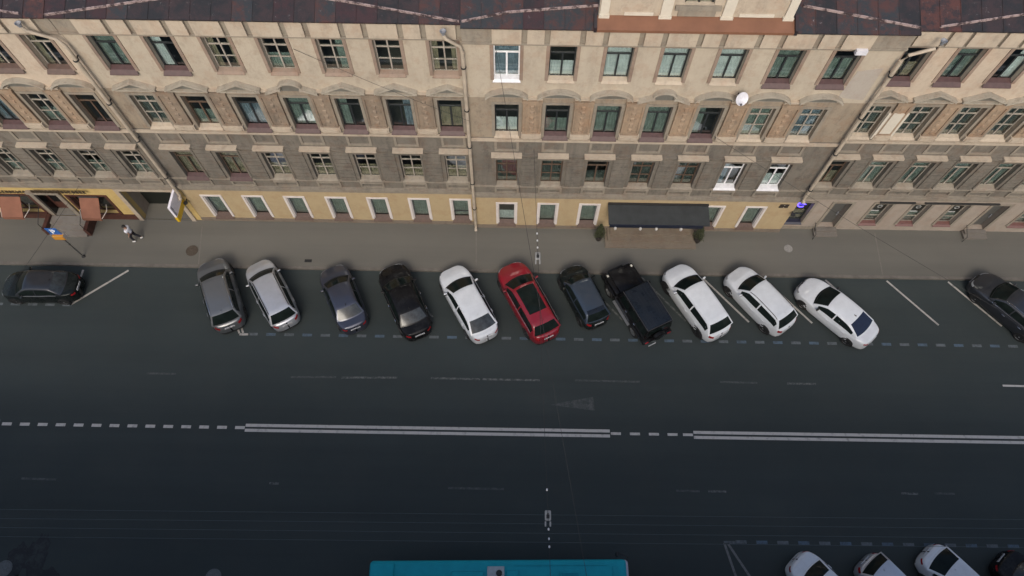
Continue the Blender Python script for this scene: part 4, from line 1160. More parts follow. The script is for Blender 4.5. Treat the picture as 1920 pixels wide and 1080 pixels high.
def wheel_meshes(r, wd, rimmat):
    def mk():
        prof = [(r*0.62,-wd/2),(r*0.9,-wd/2),(r,-wd/2+0.04),(r,wd/2-0.04),(r*0.93,wd/2),(r*0.66,wd/2),(r*0.64,wd/2-0.03)]
        mb = MB(); k = 22
        for pr, h in prof:
            for j in range(k):
                a = 2*math.pi*j/k; mb.v.append((pr*math.cos(a), h, pr*math.sin(a)))
        for i in range(len(prof)-1):
            for j in range(k):
                mb.f.append((i*k+j, (i+1)*k+j, (i+1)*k+(j+1)%k, i*k+(j+1)%k)); mb.m.append(0)
        return mb.mesh('wheel', RUBBER, smooth=True)
    def mkr():
        mb = MB(); k = 20
        ro, ri = r*0.66, r*0.54
        for j in range(k):
            a0, a1 = 2*math.pi*j/k, 2*math.pi*(j+1)/k
            P = lambda rad, a, y: (rad*math.cos(a), y, rad*math.sin(a))
            mb.quad(P(ri,a0,wd/2-0.02),P(ri,a1,wd/2-0.02),P(ro,a1,wd/2-0.012),P(ro,a0,wd/2-0.012))
            mb.quad(P(ri,a0,wd/2-0.02),P(ri,a0,wd/2-0.08),P(ri,a1,wd/2-0.08),P(ri,a1,wd/2-0.02))
            mb.quad(P(0.001,a0,wd/2-0.085),P(0.001,a1,wd/2-0.085),P(ri,a1,wd/2-0.08),P(ri,a0,wd/2-0.08),1)
            mb.quad(P(0.001,a0,wd/2-0.008),P(0.001,a1,wd/2-0.008),P(r*0.15,a1,wd/2-0.014),P(r*0.15,a0,wd/2-0.014))
        for s in range(5):
            a = 2*math.pi*s/5+0.3; c, sn = math.cos(a), math.sin(a); t = r*0.085
            def q(rad, w_, y): return (rad*c-w_*sn, y, rad*sn+w_*c)
            mb.hexa([q(r*0.1,-t,wd/2-0.06),q(ri*1.02,-t,wd/2-0.06),q(ri*1.02,t,wd/2-0.06),q(r*0.1,t,wd/2-0.06),
                     q(r*0.1,-t,wd/2-0.014),q(ri*1.02,-t,wd/2-0.017),q(ri*1.02,t,wd/2-0.017),q(r*0.1,t,wd/2-0.014)])
        return mb.mesh('rim', rimmat, TRIM)
    return cached(('wheel', r, wd), mk), cached(('rim', r, wd, rimmat.name), mkr)

def add_wheels(t, xs, half, r, rimmat, wd=0.21):
    wm, rm = wheel_meshes(r, wd, rimmat)
    for x in xs:
        for s in (1, -1):
            w_ = put('wheel', wm, t, (x, s*(half-wd/2+0.012), r))
            if s < 0: w_.rotation_euler = (0, 0, math.pi)
            put('rim', rm, w_)

def car(label, pos, heading, body_mat, L, W, H, kind, rim=RIM_S, glass=CGLASS, rails=None, roofmat_=None, sun_roof=False, flare=False, cat='car', **kw):
    t = thing('parked_car', label, cat, (pos[0], pos[1], 0.0), heading, group=kw.get('group', 'cars parked along the street'))
    hl, hwid = L/2, W/2
    P = dict(sedan=dict(nf=4.2, nr=4.8, zf=0.70, zc=0.96, zb=0.95, zt=1.02, ze=0.97, xc=0.235, xr0=0.085, xr1=-0.215, xg=-0.345, tail=0.07, tum=0.70, bf=0.20, br=0.13),
             lift=dict(nf=4.2, nr=4.6, zf=0.72, zc=0.98, zb=0.98, zt=1.05, ze=1.00, xc=0.245, xr0=0.085, xr1=-0.27, xg=-0.415, tail=0.08, tum=0.70, bf=0.20, br=0.12),
             hatch=dict(nf=4.0, nr=4.6, zf=0.74, zc=1.00, zb=0.98, zt=1.03, ze=1.00, xc=0.265, xr0=0.125, xr1=-0.36, xg=-0.452, tail=0.05, tum=0.70, bf=0.18, br=0.09),
             suv=dict(nf=4.2, nr=4.8, zf=0.84, zc=1.10, zb=1.08, zt=1.12, ze=1.08, xc=0.245, xr0=0.10, xr1=-0.355, xg=-0.448, tail=0.06, tum=0.70, bf=0.19, br=0.10))[kind]
    P = dict(P, **{k: v for k, v in kw.items() if k in P})
    zbot = 0.19 if kind != 'suv' else 0.24
    XT = [-hl, -hl+0.10, P['xg']*L, (P['xr1']+0.04)*L, 0.0, P['xc']*L, P['xc']*L+0.12*L, hl-0.30, hl-0.08, hl]
    ZT = [P['ze']-0.06, P['ze'], P['zt'], P['zb']+0.03, P['zb'], P['zc'], P['zc']-0.035, P['zf']+0.11, P['zf']+0.03, P['zf']]
    def ztop(x): return float(np.interp(x, XT, ZT))
    def theta(x):
        n = P['nf'] if x >= 0 else P['nr']
        return math.acos(max(-1, min(1, math.copysign(abs(x/hl)**(n/2), x))))
    def body(th, v):
        side = 1 if v >= 0 else -1; a = abs(v)      # |v|: 0 bottom edge .. 10 centre top
        n = P['nf'] if th < math.pi/2 else P['nr']
        ct, sn = math.cos(th), math.sin(th)
        cx = math.copysign(abs(ct)**(2/n), ct); sx = max(0.0, sn)**(2/n)
        yf = float(np.interp(a, range(11), SY_)); zf = float(np.interp(a, range(11), SZ_))
        g = 1 - (0.16 if ct > 0 else 0.10)*max(0, zf-0.5)**2 - 0.10*max(0, 0.25-zf)**2
        x = hl*cx*g
        zt = ztop(hl*cx)
        return Vector((x, side*hwid*sx*yf*(1-0.03*max(0, -cx)), zbot+zf*(zt-zbot)))
    # main shell
    ths = sorted(set([0.02, 0.06] + [i*math.pi/40 for i in range(1, 40)] + [theta(x) for x in lin(-hl*0.93, hl*0.93, 19)] + [math.pi-0.06, math.pi-0.02]))
    ths = [0.0005] + ths + [math.pi-0.0005]
    V = [v*0.5 for v in range(0, 21)]
    mb = MB()
    G = []
    for th in ths:
        row = [body(th, v) for v in V]
        G.append([Vector((p.x, -p.y, p.z)) for p in row] + row[::-1][1:])
    mb.grid(G)
    nj = len(G[0])
    for i in range(len(G)-1):
        mb.f.append((i*nj, i*nj+nj-1, (i+1)*nj+nj-1, (i+1)*nj)); mb.m.append(1)
    sh = mb.build('body', [body_mat, TRIM], t, smooth=True)
    bm = bmesh.new(); bm.from_mesh(sh.data); bmesh.ops.remove_doubles(bm, verts=bm.verts, dist=1e-4); bmesh.ops.recalc_face_normals(bm, faces=bm.faces); bm.to_mesh(sh.data); bm.free()
    sharp(sh, 50)
    # cabin
    xc_, xg_, xr0, xr1 = P['xc']*L, P['xg']*L, P['xr0']*L, P['xr1']*L
    def top(x):
        if x >= xr0:
            u = (xc_-x)/(xc_-xr0); return ztop(xc_)-0.01 + (H-0.04-ztop(xc_)+0.01)*u**0.93
        if x >= xr1:
            u = (xr0-x)/(xr0-xr1); return H-0.04*(1-min(1, u/0.4))**2 - P['tail']*max(0, (u-0.4)/0.6)**2
        u = (xr1-x)/(xr1-xg_); return (H-P['tail'])*(1-u) + (ztop(xg_)-0.01)*u + 0.05*u*(1-u)
    def cab(s, v):
        x = xc_ + (xg_-xc_)*s; side = 1 if v >= 0 else -1; k = 1-min(1, abs(v))
        zb = ztop(x)-0.045; tp = top(x); hf = max(0, min(1, (tp-zb)/(H-zb)))
        b = hwid*(0.935 - 0.06*max(0, s-0.55)/0.45 - 0.04*max(0, 0.2-s)/0.2)
        r_ = b + (b*P['tum']-b)*hf
        y = float(np.interp(k, KB, [b, b+(r_-b)*0.5+0.02*hf, r_+0.035*hf, r_, r_-0.07, r_*0.78, r_*0.40, 0]))
        f = float(np.interp(k, KB, [0, 0.52, 0.86, 0.925, 0.962, 0.982, 0.996, 1.0]))
        bow = P['bf']*max(0, 1-s/0.5) - P['br']*max(0, (s-0.5)/0.5)
        return Vector((x + bow*(1-(y/b)**2), side*y, zb+f*(tp-zb)))
    sr0, sr1 = (xc_-xr0)/(xc_-xg_), (xc_-xr1)/(xc_-xg_)
    ss = sorted(set(lin(0, sr0, 7) + lin(sr0, sr1, 12) + lin(sr1, 1, 6)))
    vv = [-1+k for k in KB] ; vv = sorted(set([-1+k for k in (0,.12,.25,.35,.44,.48,.52,.56,.60,.65,.70,.78,.85,.93,1.0)]))
    G = [[cab(s, v) for v in vv] + [cab(s, -v) for v in vv[::-1][1:]] for s in ss]
    cb = MB().grid(G).build('cabin', body_mat if not roofmat_ else roofmat_, t)
    bm = bmesh.new(); bm.from_mesh(cb.data); bmesh.ops.remove_doubles(bm, verts=bm.verts, dist=1e-4); bmesh.ops.recalc_face_normals(bm, faces=bm.faces)
    bm.faces.ensure_lookup_table()
    if sum(f.normal.z for f in bm.faces) < 0: bmesh.ops.reverse_faces(bm, faces=bm.faces)
    bm.to_mesh(cb.data); bm.free(); sharp(cb, 32)
    wv = lin(-0.42, 0.42, 13)
    patch(cab, lin(sr0*0.02, sr0*0.95, 7), wv, 0.006, glass, 'windscreen', t)
    rg = kw.get('rear_glass', glass)
    patch(cab, lin(sr1+(1-sr1)*0.06, sr1+(1-sr1)*0.90, 6), lin(-0.40, 0.40, 13), 0.006, rg, 'rear_window', t)
    # side windows either side of the centre pillar
    sA, sB, sC = sr0*0.42, sr0+(sr1-sr0)*0.42, sr1+(1-sr1)*(0.55 if kind in ('sedan', 'lift') else 0.30)
    for s in (1, -1):
        vs_ = [s*(1-k) for k in (0.10, 0.2, 0.3, 0.40)]
        patch(cab, lin(sA, sB-0.012, 7), vs_, 0.006, CGLASS, 'side_window', t)
        patch(cab, lin(sB+0.012, sC, 7), vs_, 0.006, CGLASS, 'side_window', t)
    # bonnet, boot or tailgate, doors
    bonnet = lambda x, v: body(theta(x), math.copysign(10-abs(v), v))
    patch(bonnet, lin(xc_-0.02, hl*0.90, 7), lin(-3.1, 3.1, 13), 0.006, body_mat, 'bonnet', t, 0.02)
    if kind in ('sedan', 'lift'):
        patch(bonnet, lin(-hl*0.945, xg_-0.02+0.10, 5), lin(-2.9, 2.9, 13), 0.006, body_mat, 'boot_lid', t, 0.02)
    side_f = lambda s: (lambda x, v: body(theta(x), s*v))
    xb = xc_+(xg_-xc_)*sB
    for s in (1, -1):
        for (xa, xz) in ((xb+0.008, xc_-0.10), (max(xb-0.95, -hl+0.95), xb-0.008)):
            d_ = patch(side_f(s), lin(xa, xz, 6), [1.4, 2, 3, 4, 5, 6, 6.9], 0.005, body_mat, 'door', t, 0.02)
            hp_ = body(theta(xa+0.16), s*5.2)
            bm_obj('handle', bevel_box(0.20, 0.035, 0.035, 0.012), CHROME if kw.get('chrome') else body_mat, d_, (hp_.x, hp_.y+s*0.02, hp_.z))
    # lamps
    for s in (1, -1):
        hd = lambda th, v, s=s: body(th, s*v)
        patch(hd, lin(0.10, 0.62, 8), [5.4, 6.0, 6.6, 7.1], 0.008, kw.get('head', HEADL), 'headlight', t)
        if kind in ('sedan', 'lift'):
            patch(hd, [math.pi-q for q in lin(0.22, 0.60, 8)], [4.7, 5.1, 5.5, 5.9], 0.008, TAILL, 'tail_light', t)
        else:
            patch(hd, [math.pi-q for q in lin(0.26, 0.64, 8)], [4.4, 5.0, 5.6, 6.1], 0.009, TAILL, 'tail_light', t)
    cf = lambda u, v: body(abs(u), math.copysign(v, u) if u else v)
    patch(cf, lin(-0.09, 0.09, 7), [3.0, 4.2, 5.4, 6.2], 0.006, TRIM, 'grille', t)
    patch(cf, lin(-0.35, 0.35, 11), [0.6, 1.2, 2.0], 0.006, TRIM, 'front_vent', t)
    cr = lambda u, v: body(math.pi-abs(u), math.copysign(v, u) if u else v)
    patch(cr, lin(-0.45, 0.45, 13), [0.4, 1.0, 1.7], 0.006, TRIM if kind != 'sedan' else body_mat, 'rear_valance', t)
    zq = 0.62 if kind in ('hatch',) else (0.78 if kind != 'suv' else 0.86)
    for sg, th in ((1, 0.0005), (-1, math.pi-0.0005)):
        q = body(th, 5.0 if sg < 0 else 2.2)
        pl = MB().box(-0.012, 0.012, -0.26, 0.26, -0.055, 0.055).build('number_plate', PLATE, t, loc=(q.x+sg*0.012, 0, q.z-0.02))
        for i in range(6): MB().box(sg*0.0125-0.002, sg*0.0125+0.002, -0.20+i*0.07, -0.165+i*0.07, -0.03, 0.03).build('plate_mark', SEAM, pl)
    # mirrors
    for s in (1, -1):
        m = bm_obj('mirror', bevel_box(0.10, 0.19, 0.13, 0.04, 3), kw.get('mirror', body_mat), t, (xc_-0.34, s*(hwid*0.935+0.07), ztop(xc_-0.3)+0.075))
        m.rotation_euler[2] = s*R(-12)
        MB().box(-0.061, -0.068, -0.08, 0.08, -0.05, 0.05).build('mirror_glass', CHROME, m)
    # wipers
    for y0, y1 in ((-0.55, 0.02), (0.0, 0.52)):
        pts = []
        for q in lin(0, 1, 5):
            y = y0+(y1-y0)*q; pts.append(cab(sr0*(0.10+0.12*q*(1-q)), -0.40*y/0.62)+Vector((0, 0, 0.018)))
        MB().tube(pts, 0.010, 5).build('wiper', TRIM, t)
    if kw.get('belt'):
        for s in (1, -1):
            MB().tube([cab(q, s*0.945)+Vector((0, s*0.012, 0)) for q in lin(sA*0.8, sC, 12)], 0.014, 5).build('window_trim', kw['belt'], t)
    if rails:
        for s in (1, -1):
            pts = [cab(q, s*0.47)+Vector((0, 0, 0.05 if 0 < i < 9 else 0.0)) for i, q in enumerate(lin(sr0*1.05, sr1*0.98, 10))]
            MB().tube(pts, 0.018, 6).build('roof_rail', rails, t)
    if sun_roof:
        patch(cab, lin(sr0*1.15, sr0+(sr1-sr0)*0.72, 7), lin(-0.32, 0.32, 9), 0.006, CGLASS, 'sunroof', t)
    if kind in ('hatch', 'suv', 'lift'):
        sp_ = lambda s, v: cab(s, v)+Vector((-0.02, 0, 0.015))
        patch(cab, lin(sr1-0.07, sr1+0.012, 3), lin(-0.40, 0.40, 9), 0.020, kw.get('spoiler', body_mat), 'spoiler', t, 0.03)
    q = cab(sr1-0.05, 0.0)
    MB().prism([(-0.09, 0), (0.06, 0), (-0.07, 0.06)], -0.015, 0.015).build('aerial', body_mat if kind != 'sedan' else TRIM, t, loc=(q.x, 0, q.z))
    # wheels in dark arches
    r = 0.315 if kind in ('sedan', 'hatch', 'lift') else 0.355
    r = kw.get('wr', r)
    xs = (hl-0.185*L, -hl+0.195*L)
    for x in xs:
        for s in (1, -1):
            yb = abs(body(theta(x), 3.0).y); R_ = r+0.055
            arc = [(x+R_*math.cos(a), r+R_*math.sin(a)) for a in lin(R(-25), R(205), 15)]
            m_ = MB().prism(arc, min(s*(yb-0.25), s*(yb+0.004)), max(s*(yb-0.25), s*(yb+0.004))).build('wheel_arch', TRIM, t)
            if flare:
                k = MB()
                A = lin(R(-12), R(192), 17)
                for a0, a1 in zip(A, A[1:]):
                    q4 = [(x+q*math.cos(a), r+q*math.sin(a)) for q, a in ((R_, a0), (R_+0.07, a0), (R_+0.07, a1), (R_, a1))]
                    k.prism(q4, min(s*(yb-0.05), s*(yb+0.015)), max(s*(yb-0.05), s*(yb+0.015)))
                k.build('wheel_flare', TRIM, t)
    add_wheels(t, xs, abs(body(theta(xs[0]), 3.0).y)+0.004, r, rim)
    return t

def place(f, r, z=0.6, Lmin=None):
    a, b = gp(*f, z), gp(*r, z)
    d_ = a-b
    return ((a.x+b.x)/2, (a.y+b.y)/2), math.atan2(d_.y, d_.x), math.hypot(d_.x, d_.y)

WHITE = paint('paint_white', (0.70,0.73,0.76), 0, 0.3)
PEARL = paint('paint_pearl_white', (0.67,0.70,0.73), 0.05, 0.3)
SILVER = paint('paint_silver', (0.56,0.58,0.62), 0.55, 0.32)
GREYM = paint('paint_grey', (0.16,0.17,0.18), 0.45, 0.3)
BLUEG = paint('paint_blue_grey', (0.060,0.068,0.098), 0.55, 0.28)
BLACK = paint('paint_black', (0.006,0.006,0.007), 0.0, 0.2)
NAVY = paint('paint_navy', (0.012,0.018,0.028), 0.2, 0.25)
RED = paint('paint_red', (0.255,0.005,0.017), 0.05, 0.28)
GRAPH = paint('paint_graphite', (0.030,0.034,0.042), 0.4, 0.28)
DGREEN = paint('paint_black_green', (0.010,0.014,0.014), 0.2, 0.22)

def park(label, f, r, mat, W, H, kind, scale=1.0, **k):
    p, h, L = place(f, r)
    return car(label, p, h, mat, L*scale, W, H, kind, **k)
park('black sedan parked lengthwise against the kerb at the left edge', (7,536), (150,538), DGREEN, 1.66, 1.45, 'sedan', rim=RIM_S, rear_glass=CGLASS2, belt=RIM_S, roofmat_=GRAPH)  # lighter grey cabin paint puts a highlight on the roof into the colour
park('grey crossover with silver roof rails, leftmost of the angled row', (397,491), (434,617), GREYM, 1.80, 1.66, 'suv', rails=CHROME, wr=0.34)
park('silver hatchback with black roof rails, second of the angled row', (481,493), (541,611), SILVER, 1.74, 1.58, 'hatch', rails=TRIM)
park('blue grey sedan between the silver hatchback and the black sedan', (621,501), (668,618), BLUEG, 1.72, 1.46, 'sedan', rim=RIM_D, rear_glass=CGLASS2)
park('black sedan with red tail lights left of the white liftback', (731,499), (788,630), BLACK, 1.80, 1.46, 'sedan', rim=RIM_D, rear_glass=CGLASS2, chrome=True, belt=RIM_D)
park('white liftback between the black sedan and the red crossover', (842,503), (915,635), WHITE, 1.80, 1.50, 'lift', rear_glass=CGLASS2)
park('red crossover with a black glass roof panel', (952,498), (1029,636), RED, 1.86, 1.62, 'suv', sun_roof=True, rim=RIM_S, mirror=RED, belt=RIM_S)
park('small dark green and navy hatchback with a blue roof beside the red crossover', (1066,502), (1123,609), DGREEN, 1.70, 1.44, 'hatch', roofmat_=paint('paint_blue_roof', (0.045,0.065,0.095), 0.4, 0.3), rim=RIM_S, spoiler=NAVY)
park('white crossover with smooth roof, right of the black boxy off-roader', (1259,503), (1351,631), WHITE, 1.84, 1.66, 'suv', rim=RIM_D, flare=True, wr=0.36)
park('white estate crossover with dotted dark roof rails, left of the white sedan', (1371,510), (1476,618), PEARL, 1.80, 1.66, 'suv', rim=RIM_S, rails=TRIM, wr=0.35)
park('white sedan at the right end of the row next to the empty bays', (1502,531), (1635,639), WHITE, 1.80, 1.45, 'sedan', rim=RIM_S, rear_glass=plain('car_glass_navy', (0.012,0.018,0.04), 0.1), mirror=TRIM, xr1=-0.19, xg=-0.36)
park('dark graphite sedan cut off by the right edge of the far row', (1829,520), (1963,634), GRAPH, 1.82, 1.47, 'sedan', rim=RIM_S, chrome=True, rails=CHROME, belt=CHROME)
# near side row at the bottom: rear ends towards the camera's top
def park2(label, rear, ang, L, mat, W, H, kind, **k):
    b = gp(*rear, 0.6); d_ = Vector((math.cos(R(ang)), math.sin(R(ang))))
    return car(label, (b.x+d_.x*L/2, b.y+d_.y*L/2), R(ang), mat, L, W, H, kind, group='cars parked on the near side', **k)
park2('white sedan, leftmost of the cars cut off by the bottom edge', (1489,1048), -47, 4.4, WHITE, 1.76, 1.46, 'sedan', rear_glass=CGLASS)
park2('silver hatchback second from the left at the bottom edge', (1618,1050), -50, 4.1, SILVER, 1.74, 1.55, 'hatch')
park2('white liftback with a pink tail light at the bottom edge, beside a black car', (1733,1034), -49, 4.5, WHITE, 1.80, 1.50, 'lift')
park2('black car in the bottom right corner', (1873,1046), -49, 4.4, BLACK, 1.80, 1.50, 'sedan', rear_glass=CGLASS2)

# ------------------------------------------------------------------ boxy off-roader
def offroader(label, f, r):
    p, h, L = place(f, r, 0.7)
    t = thing('parked_car', label, 'car', (p[0], p[1], 0), h, group='cars parked along the street')
    hl = L/2-0.10; W = 1.74; hw = W/2; m = BLACK
    bm_obj('body', bevel_box(2*hl-0.1, W, 0.62, 0.05), m, t, (0,0,0.79))
    bm_obj('bumper', bevel_box(0.26, W+0.02, 0.26, 0.06), m, t, (hl+0.02,0,0.60)); bm_obj('bumper', bevel_box(0.22, W+0.02, 0.24, 0.06), m, t, (-hl-0.02,0,0.60))
    # cabin as a tapered block
    xa, xb = hl-1.42, -hl+0.02
    k = MB().hexa([(xb,-hw+0.03,1.09),(xa+0.06,-hw+0.03,1.09),(xa+0.06,hw-0.03,1.09),(xb,hw-0.03,1.09),(xb+0.05,-hw+0.13,1.88),(xa-0.22,-hw+0.13,1.88),(xa-0.22,hw-0.13,1.88),(xb+0.05,hw-0.13,1.88)])
    me = k.mesh('cabin', m); bm = bmesh.new(); bm.from_mesh(me); bmesh.ops.bevel(bm, geom=list(bm.edges), offset=0.035, segments=2, affect='EDGES'); bmesh.ops.recalc_face_normals(bm, faces=bm.faces); bpy.data.meshes.remove(me)
    bm_obj('cabin', bm, m, t)
    rp = bm_obj('roof_panel', bevel_box(xa-xb-0.34, W-0.34, 0.05, 0.02), NAVY, t, ((xa+xb)/2-0.09,0,1.895))
    for i in range(7):
        bm_obj('ridge', bevel_box(xa-xb-0.6, 0.05, 0.02, 0.008, 1), NAVY, rp, (0,-0.54+i*0.18,0.032))
    for s in (1, -1):
        MB().tube([(xa-0.22,s*(hw-0.14),1.90),(xb+0.06,s*(hw-0.14),1.90)], 0.020, 6).build('drip_rail', RIM_D, t)
    MB().tube([(xb+0.05,-hw+0.14,1.90),(xb+0.05,hw-0.14,1.90)], 0.018, 6).build('drip_rail', RIM_D, t)
    # bonnet and flat topped wings
    bm_obj('bonnet', bevel_box(1.36, 1.22, 0.14, 0.04), m, t, (hl-0.72,0,1.13))
    for s in (1, -1):
        bm_obj('wing', bevel_box(1.30, 0.30, 0.16, 0.05), m, t, (hl-0.70, s*(hw-0.17), 1.04))
        lathe('headlight', [(0.001,0),(0.10,0.0),(0.12,-0.03),(0.12,-0.08)], HEADL, t, (hl-0.02, s*(hw-0.28), 0.93), 14).rotation_euler = (0, R(90), 0)
        bm_obj('indicator', bevel_box(0.13,0.11,0.07,0.025), plain('indicator_lens',(0.6,0.58,0.5),0.2), t, (hl-0.22, s*(hw-0.14), 1.15))
        bm_obj('wheel_flare', bevel_box(1.0,0.12,0.14,0.05), m, t, (hl-0.78, s*(hw+0.03), 0.84)); bm_obj('wheel_flare', bevel_box(1.0,0.12,0.14,0.05), m, t, (-hl+0.82, s*(hw+0.03), 0.84))
        MB().box(-0.86,0.72,s*(hw+0.06)-0.07,s*(hw+0.06)+0.07,0.40,0.45).build('side_step', RIM_S, t)
        bm_obj('tail_light', bevel_box(0.05,0.22,0.10,0.02), TAILL, t, (-hl-0.135, s*(hw-0.2), 0.66))
        bm_obj('mirror', bevel_box(0.12,0.22,0.18,0.04), m, t, (xa-0.12, s*(hw+0.12), 1.22))
        for (x0_, x1_) in ((xa-0.30, xa-1.02),(xa-1.10, xa-1.82),(xa-1.90, xb+0.12)):
            y0_, y1_ = s*(hw-0.045), s*(hw-0.115)
            g_ = MB().hexa([(x1_,y0_-s*0.01,1.20),(x0_,y0_-s*0.01,1.20),(x0_,y0_+s*0.008,1.20),(x1_,y0_+s*0.008,1.20),(x1_,y1_-s*0.01,1.76),(x0_-0.06,y1_-s*0.01,1.76),(x0_-0.06,y1_+s*0.008,1.76),(x1_,y1_+s*0.008,1.76)])
            g_.build('side_window', CGLASS, t)
        for x0_ in (xa-0.98, xa-1.78): bm_obj('handle', bevel_box(0.14,0.04,0.05,0.015), CHROME, t, (x0_, s*(hw+0.012), 1.06))
    MB().hexa([(xa+0.062,-0.68,1.18),(xa+0.07,-0.68,1.18),(xa+0.07,0.68,1.18),(xa+0.062,0.68,1.18),(xa-0.165,-0.64,1.80),(xa-0.155,-0.64,1.80),(xa-0.155,0.64,1.80),(xa-0.165,0.64,1.80)]).build('windscreen', CGLASS, t)
    MB().box(xb-0.012,xb+0.03,-0.60,0.60,1.28,1.70).build('rear_window', CGLASS, t)
    MB().box(hl-0.06,hl-0.03,-0.50,0.50,0.78,1.05).build('grille', TRIM, t)
    bm_obj('bull_bar', bevel_box(0.10,0.9,0.10,0.03), TRIM, t, (hl+0.16,0,0.75))
    wm, rm = wheel_meshes(0.37, 0.24, RIM_S)
    sw = lathe('spare_wheel', [(0.001,0.14),(0.30,0.14),(0.36,0.10),(0.37,0.0),(0.36,-0.06),(0.001,-0.06)], BLACK, t, (-hl-0.12,0.05,1.08), 24); sw.rotation_euler = (0, R(-90), 0)
    MB().box(-hl-0.36,-hl-0.34,0.30,0.72,0.74,0.86).build('number_plate', PLATE, t)
    for x in (hl-0.78, -hl+0.82):
        for s in (1, -1):
            MB().prism([(x+0.43*math.cos(a),0.37+0.43*math.sin(a)) for a in lin(R(-20),R(200),13)], min(s*(hw-0.3),s*(hw+0.006)), max(s*(hw-0.3),s*(hw+0.006))).build('wheel_arch', TRIM, t)
    add_wheels(t, (hl-0.78, -hl+0.82), hw+0.05, 0.37, RIM_S, 0.24)
offroader('black boxy off-roader with a spare wheel on its tail and pale side steps', (1154,506), (1233,632))

# ------------------------------------------------------------------ bus
def bus():
    A, B = gp(694, 1051, 3.0), gp(1176, 1048, 3.0)
    L = B.x-A.x; W = 2.5; yc = (A.y+B.y)/2-W/2
    ang = math.atan2(B.y-A.y, B.x-A.x)
    t = thing('bus', 'turquoise bus at the bottom edge, only its far roof edge in view', 'bus', ((A.x+B.x)/2, yc, 0), ang)
    TEAL = plain('bus_turquoise', (0.006,0.31,0.385), 0.5, spec=0.22, var=0.10, vscale=1.5)
    hl = L/2
    bm = bevel_box(L, W, 2.66, 0.16, 4); bm_obj('body', bm, TEAL, t, (0,0,1.67))
    bm_obj('front_cap', bevel_box(0.34, W-0.02, 2.55, 0.15, 4), plain('bus_pale', (0.42,0.42,0.50), 0.4), t, (hl-0.09,0,1.66))
    MB().box(hl+0.075,hl+0.09,-1.05,1.05,1.2,2.5).build('windscreen', CGLASS, t)
    for s in (1, -1):
        n = 6
        for i in range(n):
            x0 = -hl+0.6+i*(L-1.4)/n
            if s < 0 and i in (1, 4):
                MB().box(x0+0.05,x0+(L-1.4)/n-0.05,s*(W/2)-0.01,s*(W/2)+0.01,0.42,2.5).build('door', CGLASS, t)
            else:
                MB().box(x0+0.03,x0+(L-1.4)/n-0.03,s*(W/2)-0.01,s*(W/2)+0.01,1.35,2.5).build('side_window', CGLASS, t)
    MB().box(-hl-0.01,-hl+0.01,-0.95,0.95,1.5,2.4).build('rear_window', CGLASS, t)
    ty = W/2
    PX = lambda px: gp(px, 1065, 3.0).x-(A.x+B.x)/2
    bm_obj('roof_pod', bevel_box(0.98, W-0.22, 0.10, 0.04), TEAL, t, (-hl+0.56,0,3.03))
    bm_obj('roof_pod', bevel_box(1.35, 1.75, 0.12, 0.05), TEAL, t, ((PX(850)+PX(915))/2-0.1,-0.08,3.03))
    hb = bm_obj('roof_hatch', bevel_box(0.72, 0.74, 0.07, 0.025), plain('hatch_white',(0.36,0.40,0.42),0.4), t, ((PX(917)+PX(944))/2,0.62,3.03))
    lathe('vent', [(0.13,0.0),(0.13,0.06),(0.09,0.09),(0.001,0.09)], TRIM, hb, (0.14,0.1,0.035), 12)
    bm_obj('roof_pod', bevel_box(0.5, 1.7, 0.11, 0.04), TEAL, t, (PX(962),-0.02,3.03))
    h2 = bm_obj('roof_hatch', bevel_box(0.82, 0.82, 0.07, 0.025), TEAL, t, (PX(1069),0.36,3.03))
    MB().box(-0.36,0.36,-0.36,0.36,0.036,0.045).build('hatch_panel', plain('bus_turquoise_dark', (0.0015,0.22,0.29), 0.5, spec=0.18), h2)
    MB().box(PX(965),PX(1140),W/2-0.24,W/2-0.20,2.99,3.035).build('roof_rail', TEAL, t)
    MB().box(PX(1150),PX(1158),-0.9,0.95,2.98,3.03).build('roof_rail', TEAL, t)
    for s in (1, -1):
        MB().tube([(hl-0.05,s*(W/2-0.12),2.8),(hl+0.10,s*(W/2+0.08),2.85),(hl-0.32,s*(W/2+0.28),2.75)], 0.025, 6).build('mirror_arm', TRIM, t)
        bm_obj('mirror', bevel_box(0.10,0.18,0.36,0.04), TRIM, t, (hl-0.33,s*(W/2+0.22),2.55))
    wm, rm = wheel_meshes(0.48, 0.28, RIM_S)
    add_wheels(t, (hl-2.4, -hl+2.6), W/2, 0.48, RIM_S, 0.28)
    for x in (hl-2.4, -hl+2.6):
        for s in (1, -1):
            MB().prism([(x+0.56*math.cos(a),0.48+0.56*math.sin(a)) for a in lin(R(-15),R(195),13)], min(s*(W/2-0.3),s*(W/2+0.004)), max(s*(W/2-0.3),s*(W/2+0.004))).build('wheel_arch', TRIM, t)
bus()

